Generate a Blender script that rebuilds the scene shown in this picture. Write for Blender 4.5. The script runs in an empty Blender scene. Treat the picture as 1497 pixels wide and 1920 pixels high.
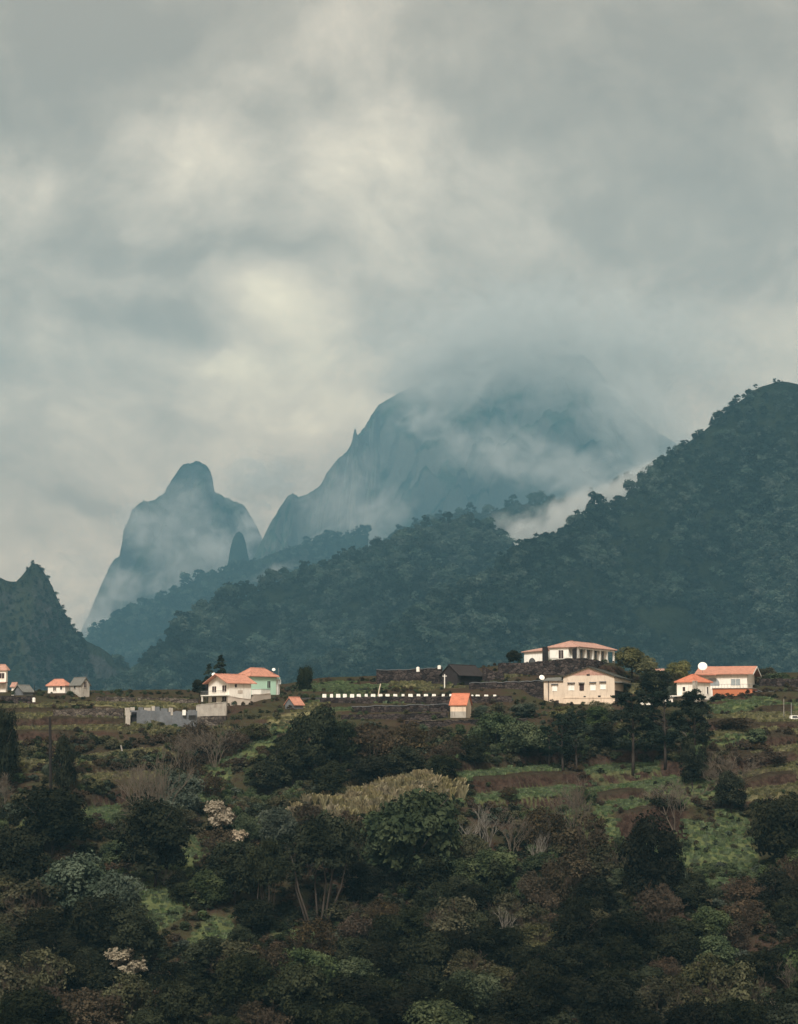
import bpy, math, random
import numpy as np
from mathutils import Vector, Matrix

R = math.radians
scene = bpy.context.scene
col = scene.collection
rng = np.random.default_rng(7)
random.seed(7)

# ------------------------------------------------------------------ camera
F = 960 / math.tan(R(15))                 # focal length in pixels of the 1497x1920 photograph
PITCH = math.atan(420 / F)                # horizon at row 1380
cd = bpy.data.cameras.new('camera')
cam = bpy.data.objects.new('camera', cd); col.objects.link(cam)
cd.sensor_fit = 'VERTICAL'; cd.angle = R(30); cd.clip_start = 1; cd.clip_end = 30000
cam.location = (0, 0, 0); cam.rotation_euler = (R(90) + PITCH, 0, 0)
scene.camera = cam
CP, SP = math.cos(PITCH), math.sin(PITCH)

def at(px, py, y):
    """point at distance y (metres northwards) seen at pixel px, py of the photograph"""
    dx = (px - 748.5) / F; dz = (960 - py) / F
    vy = CP - dz * SP; vz = SP + dz * CP
    return Vector((dx / vy * y, y, vz / vy * y))
def to_px(x, y, z):
    f = y * CP + z * SP; u = -y * SP + z * CP
    return 748.5 + F * x / f, 960 - F * u / f

# ------------------------------------------------------------------ world, sun, exposure
SUN_EL, SUN_AZ = R(44), R(188)            # the sun stands high behind the camera, a little left
world = bpy.data.worlds.new('World'); scene.world = world; world.use_nodes = True
def sun_dir():
    return Vector((math.sin(SUN_AZ) * math.cos(SUN_EL), math.cos(SUN_AZ) * math.cos(SUN_EL), math.sin(SUN_EL)))
ld = bpy.data.lights.new('sun', 'SUN'); ld.energy = 1.35; ld.angle = R(14); ld.color = (1.0, 0.945, 0.86)
sun = bpy.data.objects.new('sun', ld); col.objects.link(sun)
sun.rotation_euler = sun_dir().to_track_quat('Z', 'Y').to_euler()
sun.location = (0, 0, 900)
scene.view_settings.view_transform = 'Standard'; scene.view_settings.look = 'None'
scene.view_settings.gamma = 1; scene.view_settings.use_curve_mapping = False
scene.view_settings.exposure = 1.75
SKY_GAIN = 0.53

cy = scene.cycles
cy.use_denoising = True
cy.max_bounces = 5; cy.diffuse_bounces = 2; cy.glossy_bounces = 2; cy.transmission_bounces = 2
cy.volume_bounces = 2; cy.transparent_max_bounces = 8
cy.volume_step_rate = 0.5; cy.volume_max_steps = 256
cy.caustics_reflective = False; cy.caustics_refractive = False

class NT:
    """little helper for node trees"""
    def __init__(s, tree): s.t = tree; s.n = tree.nodes; s.l = tree.links
    def add(s, kind, **kw):
        n = s.n.new(kind)
        ins = kw.pop('ins', {})
        for k, v in kw.items(): setattr(n, k, v)
        for k, v in ins.items():
            sock = n.inputs[k]
            if isinstance(v, bpy.types.NodeSocket): s.l.new(v, sock)
            else: sock.default_value = v
        return n
    def math(s, op, a, b=0.0, c=None, clamp=False):
        i = {0: a, 1: b}
        if c is not None: i[2] = c
        return s.add('ShaderNodeMath', operation=op, use_clamp=clamp, ins=i).outputs[0]
    def vmath(s, op, a, b=None, out=0):
        i = {0: a}
        if b is not None: i[1] = b
        return s.add('ShaderNodeVectorMath', operation=op, ins=i).outputs[out]
    def noise(s, vec, scale, detail=4, rough=0.5, dim='3D', dist=0.0):
        i = {'Scale': scale, 'Detail': detail, 'Roughness': rough, 'Distortion': dist}
        if vec is not None: i['Vector'] = vec
        return s.add('ShaderNodeTexNoise', noise_dimensions=dim, ins=i).outputs
    def ramp(s, fac, stops, interp='LINEAR'):
        n = s.add('ShaderNodeValToRGB', ins={'Fac': fac}); r = n.color_ramp; r.interpolation = interp
        while len(r.elements) < len(stops): r.elements.new(0.5)
        for e, (p, c) in zip(r.elements, stops):
            e.position = p; e.color = (c[0], c[1], c[2], 1) if hasattr(c, '__len__') else (c, c, c, 1)
        return n.outputs[0]
    def maprange(s, v, a, b, c=0.0, d=1.0, kind='SMOOTHSTEP'):
        return s.add('ShaderNodeMapRange', interpolation_type=kind, ins={0: v, 1: a, 2: b, 3: c, 4: d}).outputs[0]
    def mix(s, fac, a, b, blend='MIX'):
        n = s.add('ShaderNodeMix', data_type='RGBA', blend_type=blend)
        for k, v in ((0, fac), (6, a), (7, b)):
            if isinstance(v, bpy.types.NodeSocket): s.l.new(v, n.inputs[k])
            else: n.inputs[k].default_value = v if k == 0 else ((v[0], v[1], v[2], 1))
        return n.outputs[2]

def build_world():
    T = NT(world.node_tree); T.n.clear()
    out = T.add('ShaderNodeOutputWorld')
    g = T.add('ShaderNodeTexCoord').outputs['Generated']
    sky = T.add('ShaderNodeTexSky', sky_type='NISHITA', sun_disc=False)
    sky.sun_elevation = SUN_EL; sky.sun_rotation = SUN_AZ
    bg1 = T.add('ShaderNodeBackground', ins={'Color': sky.outputs[0], 'Strength': 0.05})
    # overcast deck: noise stretched along the horizon plus broad thin and thick places of the cloud
    sc = T.vmath('MULTIPLY', g, (1.0, 1.0, 1.25))
    wrp = T.noise(sc, 5.0, 3, 0.5)[1]
    w = T.vmath('SUBTRACT', wrp, (0.5, 0.5, 0.5))
    w2 = T.vmath('MULTIPLY', w, (0.10, 0.10, 0.10))
    n2 = T.vmath('MULTIPLY', T.vmath('SUBTRACT', T.noise(sc, 22.0, 3, 0.55)[1], (0.5, 0.5, 0.5)), (0.028, 0.028, 0.028))
    gw = T.vmath('ADD', T.vmath('ADD', g, w2), n2)
    gs = T.vmath('ADD', sc, T.vmath('MULTIPLY', w, (0.10, 0.10, 0.10)))
    big = T.noise(gs, 7.5, 5, 0.55)[0]
    fine = T.noise(gs, 21.0, 8, 0.64)[0]
    v = T.math('ADD', T.math('MULTIPLY', T.math('SUBTRACT', big, 0.5), 0.60), T.math('MULTIPLY', T.math('SUBTRACT', fine, 0.5), 0.80))
    up = T.add('ShaderNodeSeparateXYZ', ins={0: g}).outputs[2]
    v = T.math('ADD', v, T.maprange(up, .15, .34, .47, .26))        # the deck is thicker overhead than over the range
    # (px, py, half width, half height, amount): thin bright and thick dark places of the deck
    spots = [(470, 290, 360, 130, .22), (760, 270, 180, 80, .20), (250, 215, 90, 55, .16), (500, 560, 120, 70, .24),
             (430, 665, 80, 40, .22), (800, 400, 240, 120, .12), (60, 400, 120, 90, .10), (640, 760, 330, 160, .12),
             (330, 590, 190, 55, -.20), (120, 590, 170, 60, -.08), (270, 480, 160, 40, -.14), (560, 470, 130, 50, -.12),
             (1380, 120, 330, 260, -.30), (40, 40, 280, 190, -.30), (950, 120, 130, 130, -.12), (1420, 470, 220, 150, -.14),
             (150, 970, 85, 30, -.22), (560, 890, 90, 40, -.16), (90, 860, 260, 90, -.03), (1380, 640, 230, 90, .10),
             (240, 110, 260, 60, -.13), (690, 90, 120, 70, .10), (1000, 620, 180, 110, -.10), (80, 1050, 150, 90, .05)]
    for (px, py, a, b, amt) in spots:
        d = at(px, py, 1.0).normalized()
        q = T.vmath('MULTIPLY', T.vmath('SUBTRACT', gw, (d.x, d.y, d.z)), (F / a / 1.35, 1.0, F / b / 1.35))
        L = T.vmath('LENGTH', q, out=1)
        v = T.math('ADD', v, T.maprange(L, 1.0, 0.0, 0.0, amt))
    c = T.ramp(v, [(0.0, (.32, .250, .190)), (.25, (.43, .340, .256)), (.45, (.61, .488, .368)), (.62, (.80, .645, .475)),
                   (.80, (1.06, .88, .62)), (1.0, (1.35, 1.15, .82))])
    c = T.mix(T.maprange(up, .30, .06), c, T.mix(1.0, c, (1.27, 1.13, 1.02), 'MULTIPLY'))      # paler and warmer low over the range
    bg2 = T.add('ShaderNodeBackground', ins={'Color': c, 'Strength': SKY_GAIN})
    m = T.add('ShaderNodeMixShader', ins={0: 0.97, 1: bg1.outputs[0], 2: bg2.outputs[0]})
    T.l.new(m.outputs[0], out.inputs[0])
build_world()

# ------------------------------------------------------------------ numeric noise
def _hash(ix, iy, seed):
    h = (ix.astype(np.int64) * 374761393 + iy.astype(np.int64) * 668265263 + seed * 974634777) & 0x7fffffff
    h = (h ^ (h >> 13)) * 1274126177 & 0x7fffffff
    return ((h ^ (h >> 16)) & 0xffff) / 65535.0
def vnoise(x, y, seed=0):
    ix, iy = np.floor(x), np.floor(y); fx, fy = x - ix, y - iy
    fx = fx * fx * fx * (fx * (fx * 6 - 15) + 10); fy = fy * fy * fy * (fy * (fy * 6 - 15) + 10)
    a = _hash(ix, iy, seed); b = _hash(ix + 1, iy, seed); c = _hash(ix, iy + 1, seed); d = _hash(ix + 1, iy + 1, seed)
    return (a * (1 - fx) + b * fx) * (1 - fy) + (c * (1 - fx) + d * fx) * fy - 0.5
def fbm(x, y, octs=4, seed=0, gain=.5):
    s = 0; a = 1
    for k in range(octs):
        s = s + a * vnoise(x * 2 ** k + 17.3 * k, y * 2 ** k - 9.1 * k, seed + k); a *= gain
    return s
def ridged(x, y, octs=4, seed=0):
    s = 0; a = 1
    for k in range(octs):
        s = s + a * (1 - 4 * np.abs(vnoise(x * 2 ** k + 5.7 * k, y * 2 ** k + 3.3 * k, seed + k))); a *= .5
    return s * .5

# ------------------------------------------------------------------ object helpers
def tag(o, label=None, cat=None, group=None, kind=None):
    if label: o['label'] = label
    if cat: o['category'] = cat
    if group: o['group'] = group
    if kind: o['kind'] = kind
    return o
def link(name, data, parent=None):
    o = bpy.data.objects.new(name, data); col.objects.link(o)
    if parent is not None: o.parent = parent
    return o
def empty(name, loc, rz=0.0):
    o = bpy.data.objects.new(name, None); col.objects.link(o)
    o.location = loc; o.rotation_euler = (0, 0, rz); o.empty_display_size = .5
    return o
def grid_mesh(name, P, smooth=True):
    """P: (m, n, 3) array"""
    m, n = P.shape[:2]
    idx = np.arange(m * n).reshape(m, n)
    q = np.stack([idx[:-1, :-1], idx[:-1, 1:], idx[1:, 1:], idx[1:, :-1]], -1).reshape(-1, 4)
    return np_mesh(name, P.reshape(-1, 3), q, smooth)
def np_mesh(name, V, Q, smooth=False):
    me = bpy.data.meshes.new(name)
    V = np.asarray(V, np.float32); Q = np.asarray(Q, np.int32); k = Q.shape[1]
    me.vertices.add(len(V)); me.vertices.foreach_set('co', V.ravel())
    me.loops.add(Q.size); me.loops.foreach_set('vertex_index', Q.ravel())
    me.polygons.add(len(Q)); me.polygons.foreach_set('loop_start', np.arange(0, Q.size, k, dtype=np.int32))
    me.update(calc_edges=True); me.validate()
    me.polygons.foreach_set('use_smooth', np.full(len(me.polygons), smooth))
    return me

class MB:
    """collects boxes, prisms and tubes into one mesh"""
    def __init__(s): s.v = []; s.f = []
    def poly(s, pts, faces):
        b = len(s.v); s.v += [tuple(p) for p in pts]; s.f += [tuple(b + i for i in f) for f in faces]; return s
    def box(s, x0, x1, y0, y1, z0, z1):
        p = [(x, y, z) for z in (z0, z1) for y in (y0, y1) for x in (x0, x1)]
        return s.poly(p, [(0, 2, 3, 1), (4, 5, 7, 6), (0, 1, 5, 4), (2, 6, 7, 3), (0, 4, 6, 2), (1, 3, 7, 5)])
    def prism(s, poly, off):
        """flat polygon (list of 3D points) pushed along off"""
        n = len(poly); o = Vector(off)
        pts = [Vector(p) for p in poly] + [Vector(p) + o for p in poly]
        return s.poly(pts, [tuple(range(n))[::-1], tuple(range(n, 2 * n))] + [(i, (i + 1) % n, n + (i + 1) % n, n + i) for i in range(n)])
    def tube(s, pts, rad, sides=6):
        pts = [Vector(p) for p in pts]; n = len(pts)
        if not hasattr(rad, '__len__'): rad = [rad] * n
        b = len(s.v)
        for i, p in enumerate(pts):
            t = (pts[min(i + 1, n - 1)] - pts[max(i - 1, 0)]).normalized()
            a = t.cross(Vector((0, 0, 1)) if abs(t.z) < .9 else Vector((1, 0, 0))).normalized(); c = t.cross(a)
            for k in range(sides):
                an = 2 * math.pi * k / sides
                s.v.append(tuple(p + (a * math.cos(an) + c * math.sin(an)) * rad[i]))
        for i in range(n - 1):
            for k in range(sides):
                k2 = (k + 1) % sides
                s.f.append((b + i * sides + k, b + i * sides + k2, b + (i + 1) * sides + k2, b + (i + 1) * sides + k))
        s.f.append(tuple(b + k for k in range(sides))[::-1]); s.f.append(tuple(b + (n - 1) * sides + k for k in range(sides)))
        return s
    def lathe(s, prof, c=(0, 0, 0), sides=16):
        b = len(s.v); c = Vector(c)
        for r, z in prof:
            for k in range(sides):
                an = 2 * math.pi * k / sides; s.v.append((c.x + r * math.cos(an), c.y + r * math.sin(an), c.z + z))
        for i in range(len(prof) - 1):
            for k in range(sides):
                k2 = (k + 1) % sides
                s.f.append((b + i * sides + k, b + i * sides + k2, b + (i + 1) * sides + k2, b + (i + 1) * sides + k))
        return s
    def mesh(s, name, mat=None, smooth=False):
        me = bpy.data.meshes.new(name); me.from_pydata(s.v, [], s.f); me.update()
        if smooth: me.polygons.foreach_set('use_smooth', [True] * len(me.polygons))
        if mat: me.materials.append(mat)
        return me
    def build(s, name, mat, parent=None, smooth=False):
        me = s.mesh(name, mat, smooth)
        import bmesh
        bm = bmesh.new(); bm.from_mesh(me); bmesh.ops.recalc_face_normals(bm, faces=bm.faces); bm.to_mesh(me); bm.free()
        return link(name, me, parent)

# ------------------------------------------------------------------ materials
def new_mat(name):
    m = bpy.data.materials.new(name); m.use_nodes = True
    T = NT(m.node_tree); T.n.clear()
    out = T.add('ShaderNodeOutputMaterial')
    return m, T, out
def surf(name, color, rough=.85, var=.25, scale=.6, dirt=None, bump=.0, bscale=3.0, spec=.3):
    """painted, plastered or mineral surface with blotches"""
    m, T, out = new_mat(name)
    co = T.add('ShaderNodeTexCoord').outputs['Object']
    n = T.noise(co, scale, 5, .6)[0]
    c = Vector(color[:3])
    base = T.ramp(n, [(.25, tuple(c * (1 - var))), (.75, tuple(c * (1 + var * .6)))])
    if dirt:
        st = T.vmath('MULTIPLY', co, (1.3, 1.3, .25))
        d = T.maprange(T.noise(st, 1.6, 5, .65)[0], .48, .75)
        base = T.mix(T.math('MULTIPLY', d, dirt[3]), base, dirt[:3])
    p = T.add('ShaderNodeBsdfPrincipled', ins={'Base Color': base, 'Roughness': rough, 'Specular IOR Level': spec})
    if bump:
        b = T.add('ShaderNodeBump', ins={'Height': T.noise(co, bscale, 5, .6)[0], 'Strength': bump, 'Distance': .3})
        T.l.new(b.outputs[0], p.inputs['Normal'])
    T.l.new(p.outputs[0], out.inputs[0])
    return m
def leafmat(name, a, b, rand=.35, scale=.35):
    """foliage: hue differs from plant to plant and over the crown"""
    m, T, out = new_mat(name)
    co = T.add('ShaderNodeTexCoord').outputs['Object']
    r = T.add('ShaderNodeObjectInfo').outputs['Random']
    n = T.noise(co, scale, 3, .6)[0]
    c = T.mix(T.maprange(n, .35, .65), a, b)
    k = T.maprange(r, 0, 1, 1 - rand, 1 + rand, 'LINEAR')
    hs = T.add('ShaderNodeHueSaturation', ins={'Hue': T.maprange(T.math('FRACT', T.math('MULTIPLY', r, 7.3)), 0, 1, .485, .512, 'LINEAR'),
               'Saturation': T.maprange(T.math('FRACT', T.math('MULTIPLY', r, 3.7)), 0, 1, .70, 1.0, 'LINEAR'), 'Value': k, 'Color': c})
    d = T.add('ShaderNodeBsdfDiffuse', ins={'Color': hs.outputs[0]})
    tr = T.add('ShaderNodeBsdfTranslucent', ins={'Color': hs.outputs[0]})
    mx = T.add('ShaderNodeMixShader', ins={0: .12, 1: d.outputs[0], 2: tr.outputs[0]})
    T.l.new(mx.outputs[0], out.inputs[0])
    return m

M = {}
# ------------------------------------------------------------------ the cultivated hillside
# columns of (row, distance): how far away the slope is at that row of the photograph
COLS = {
    -200: [(1920, 278), (1700, 316), (1500, 356), (1400, 386), (1345, 404), (1318, 424), (1306, 448), (1298, 470), (1294, 500)],
    60:   [(1920, 278), (1700, 316), (1500, 356), (1400, 386), (1345, 404), (1318, 424), (1306, 448), (1298, 470), (1294, 500)],
    300:  [(1920, 280), (1700, 318), (1500, 358), (1400, 388), (1362, 402), (1324, 418), (1308, 445), (1298, 470), (1294, 500)],
    395:  [(1920, 280), (1700, 318), (1500, 358), (1420, 392), (1378, 410), (1330, 422), (1308, 445), (1298, 470), (1294, 500)],
    460:  [(1920, 280), (1700, 318), (1500, 358), (1400, 390), (1345, 408), (1318, 424), (1302, 445), (1294, 475), (1290, 500)],
    640:  [(1920, 282), (1700, 318), (1500, 356), (1400, 388), (1350, 404), (1318, 420), (1290, 445), (1276, 470), (1270, 500)],
    820:  [(1920, 282), (1700, 316), (1480, 350), (1400, 388), (1348, 404), (1305, 425), (1284, 445), (1264, 472), (1262, 500)],
    960:  [(1920, 282), (1700, 316), (1450, 362), (1400, 384), (1350, 402), (1302, 425), (1278, 440), (1246, 465), (1250, 500)],
    1080: [(1920, 282), (1700, 316), (1445, 366), (1400, 384), (1338, 408), (1310, 425), (1275, 440), (1245, 462), (1250, 500)],
    1240: [(1920, 282), (1700, 316), (1440, 368), (1400, 384), (1345, 404), (1320, 420), (1290, 445), (1266, 470), (1262, 500)],
    1400: [(1920, 282), (1700, 318), (1500, 358), (1400, 384), (1350, 402), (1312, 420), (1290, 445), (1268, 475), (1262, 500)],
    1700: [(1920, 282), (1700, 318), (1500, 358), (1400, 384), (1350, 402), (1312, 420), (1290, 445), (1262, 475), (1256, 500)],
}
_ck = sorted(COLS)
_ys = np.arange(278, 501, 2.0)
_tab = []
for k in _ck:
    pts = [at(748.5, r, d) for r, d in COLS[k]]
    yy = np.array([p.y for p in pts]); zz = np.array([p.z for p in pts])
    t = np.interp(_ys, yy, zz)
    ker = np.ones(5) / 5; tp = np.pad(t, 2, mode='edge'); tp[:2] = t[0] - np.array([2, 1]) * .6; t = np.convolve(tp, ker, 'valid')
    _tab.append(t)
_tab = np.array(_tab); _sx = (np.array(_ck) - 748.5) / F
PADS = []                                    # (x, y, radius, z): level ground under buildings
TERR = []                                    # filled below

def smooth01(t): t = np.clip(t, 0, 1); return t * t * (3 - 2 * t)
LEDGE = []                                   # (x0, y0, z0, x1, y1, z1, depth, kind): farmed ledges cut into the slope
def ledge_mask(x, y):
    out = []
    for (x0, y0, z0, x1, y1, z1, d, k) in LEDGE:
        t = (x - x0) / (x1 - x0); e = smooth01((t + .04) / .08) * (1 - smooth01((t - .96) / .08)); t = np.clip(t, 0, 1)
        yl = y0 + (y1 - y0) * t + fbm(x / 6., x * 0, 2, int(x0 * 7) % 97) * 1.6
        out.append((e, y - yl, z0 + (z1 - z0) * t, d * (.75 + .5 * vnoise(x / 9., x * 0, 4) + .25 * np.sin(t * 3.1)), k))
    return out
def height(x, y, pads=True):
    x = np.asarray(x, float); y = np.asarray(y, float)
    s = np.clip(x / np.maximum(y, 200), _sx[0], _sx[-1] - 1e-6)
    i = np.clip(np.searchsorted(_sx, s, side='right') - 1, 0, len(_sx) - 2)
    f = (s - _sx[i]) / (_sx[i + 1] - _sx[i]); f = f * f * (3 - 2 * f)
    j = np.clip((y - _ys[0]) / 2.0, 0, len(_ys) - 1.001); j0 = j.astype(int); g = j - j0
    z = (_tab[i, j0] * (1 - g) + _tab[i, j0 + 1] * g) * (1 - f) + (_tab[i + 1, j0] * (1 - g) + _tab[i + 1, j0 + 1] * g) * f
    # down to the stream in front, down behind the ridge, up to the near bank where the photographer stands
    z = np.where(y < 278, z - (278 - np.maximum(y, 150)) * .26, z)
    z = np.where(y > 500, z - (1 - np.exp(-(y - 500) / 160.)) * 60, z)
    t = np.clip((150 - y) / 140., 0, 1); z = z * (1 - t) + (-2.2) * t
    # swells, gullies
    amp = smooth01((y - 200) / 60) * (1 - smooth01((y - 392) / 20))
    z = z + amp * (fbm(x / 34, y / 26, 3, 3) * 5.0 + fbm(x / 9, y / 8, 3, 9) * 1.3)
    z = z + (1 - amp) * fbm(x / 12, y / 9, 3, 21) * .5
    for (mx, my, rx, ry, hh) in ((-2.8, 346, 17, 9, 4.2), (-62, 340, 14, 8, 2.5), (48, 345, 12, 7, 2.0)):
        z = z + hh * np.exp(-((x - mx) / rx) ** 2 - ((y - my) / ry) ** 2)
    # terraces
    st = 1.7
    tm = smooth01((y - 335) / 20) * (1 - smooth01((y - 452) / 8)) * smooth01(.35 + 1.6 * fbm(x / 40, y / 30, 2, 55) + .35)
    q = z / st + fbm(x / 25, y / 25, 2, 31) * .5; fr = q - np.floor(q)
    zt = (np.floor(q) + smooth01((fr - .72) / .28) * .72 + .28 * fr - fbm(x / 25, y / 25, 2, 31) * .5) * st
    z = z * (1 - tm) + zt * tm
    for (e, dy, zl, d, k) in ledge_mask(x, y):
        w = e * smooth01((dy + .6) / .6) * (1 - smooth01((dy - d) / 1.3))
        w2 = e * smooth01((dy + 2.6) / 2.0) * (1 - smooth01((dy + .3) / .3))
        z = z * (1 - w) + (zl + .13 * dy) * w
    if pads:
        for (cx, cy_, r, pz) in PADS:
            w = 1 - smooth01((np.hypot(x - cx, y - cy_) - r) / 3.5)
            z = z * (1 - w) + pz * w
    return z
def h1(x, y): return float(height(np.array([x]), np.array([y]))[0])
def hit(px, py):
    """where the line of sight at px, py meets the hillside"""
    ys = np.arange(262, 520, .5)
    p = at(px, py, 1.0)
    d = p.z * ys - height(p.x * ys, ys)
    k = np.where(d <= 0)[0]
    y = ys[k[0]] if len(k) else 505.0
    return Vector((p.x * y, y, h1(p.x * y, y)))

_L = [(850, 1464, 1064, 1447, 9, 'grass'), (884, 1503, 1110, 1489, 8, 'grass'), (1090, 1496, 1310, 1474, 9, 'grass'), (1100, 1456, 1240, 1442, 7, 'grass'), (1335, 1352, 1500, 1344, 8, 'hay'), (1330, 1388, 1510, 1375, 7, 'hay'),
      (1395, 1428, 1510, 1406, 8, 'hay'), (1385, 1474, 1510, 1442, 10, 'hay'), (1370, 1502, 1510, 1482, 8, 'hay'), (150, 1426, 300, 1411, 6, 'hay'), (150, 1463, 290, 1458, 6, 'hay'), (-20, 1374, 240, 1367, 6, 'olive'), (128, 1540, 222, 1531, 10, 'grass'),
      (600, 1336, 700, 1330, 5, 'grass'), (-20, 1347, 232, 1345, 6, 'hay'), (1120, 1524, 1225, 1514, 8, 'grass'), (1170, 1600, 1290, 1592, 8, 'grass'), (-20, 1404, 130, 1398, 6, 'olive'), (600, 1392, 800, 1384, 5, 'olive'), (-20, 1440, 80, 1436, 6, 'hay')]
_new = []
for (a, b, c, d, dep, k) in _L:
    p, q = hit(a, b), hit(c, d); _new.append((p.x, p.y, p.z, q.x, q.y, q.z, dep, k))
LEDGE += _new

# ------------------------------------------------------------------ mountains
def ridge_surface(pts, front, back, slope, zlow, step, vstep, spur=(60, 260), rough=(6, 40), seed=0, sharp=1.0, lean=0.0, jag=(0, 60), crest=0.0):
    """pts: (px, py, distance) along the skyline. Returns grid (rows from the front foot over the crest to the back)"""
    W = [at(a, b, d) for a, b, d in pts]
    W = np.array([(p.x, p.y, p.z) for p in W])
    L = np.r_[0, np.cumsum(np.hypot(np.diff(W[:, 0]), np.diff(W[:, 1])))]
    u = np.arange(0, L[-1], step)
    X = np.interp(u, L, W[:, 0]); Y = np.interp(u, L, W[:, 1]); Z = np.interp(u, L, W[:, 2])
    ker = np.ones(5) / 5
    if crest: Z = np.convolve(np.pad(Z, 2, mode='edge'), ker, 'valid')
    Z = Z + fbm(u / jag[1], u * 0, 4, seed + 5) * jag[0]
    v = np.r_[-np.arange(front, 0, -vstep), 0, np.arange(vstep, back, vstep * 2)]
    V, U = np.meshgrid(v, u, indexing='ij')
    A = np.abs(V)
    zr = np.interp(U.ravel(), u, Z).reshape(U.shape)
    prof = (A ** sharp) * (front ** (1 - sharp))
    z = zr - prof * slope
    env = smooth01(A / (spur[1] * .8))
    sp = ridged(U / spur[1] + fbm(U / 200, V / 200, 2, seed + 2) * .5, V / (spur[1] * 3.2), 3, seed)
    z = z + env * (sp - .3) * spur[0]
    z = z + smooth01(A / (rough[1] * 1.1)) * fbm(U / rough[1], V / rough[1], 4, seed + 9) * rough[0]
    z = np.maximum(z, zlow)
    Xg = np.interp(U.ravel(), u, X).reshape(U.shape) + lean * V
    Yg = np.interp(U.ravel(), u, Y).reshape(U.shape) + V
    return np.stack([Xg, Yg, z], -1)

def hillmat(name, a, b, rock=None, scale=.02, bump=1.0, rockz=(.35, .6)):
    m, T, out = new_mat(name)
    geo = T.add('ShaderNodeNewGeometry')
    pos = geo.outputs['Position']
    n = T.noise(pos, scale, 8, .65)[0]
    c = T.mix(T.maprange(n, .38, .62), a, b)
    if rock:
        nz = T.add('ShaderNodeSeparateXYZ', ins={0: geo.outputs['Normal']}).outputs[2]
        nn = T.math('ADD', nz, T.math('MULTIPLY', T.math('SUBTRACT', T.noise(pos, scale * 1.3, 6, .7)[0], .5), .9))
        c = T.mix(T.maprange(nn, rockz[0], rockz[1]), rock, c)
    b_ = T.add('ShaderNodeBump', ins={'Height': T.noise(pos, scale * 4, 7, .65)[0], 'Strength': bump, 'Distance': 25})
    p = T.add('ShaderNodeBsdfDiffuse', ins={'Color': c, 'Normal': b_.outputs[0]})
    T.l.new(p.outputs[0], out.inputs[0])
    return m

MH = {}
M['forest_floor'] = hillmat('forest floor', (.012, .018, .010), (.03, .04, .022))
M['far_slope'] = hillmat('far slope', (.02, .03, .02), (.05, .065, .04), rock=(.12, .115, .10), scale=.004, rockz=(.35, .72))
M['cliff'] = hillmat('cliff', (.02, .03, .018), (.05, .06, .038), rock=(.085, .088, .085), scale=.012, rockz=(.22, .52))

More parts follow.
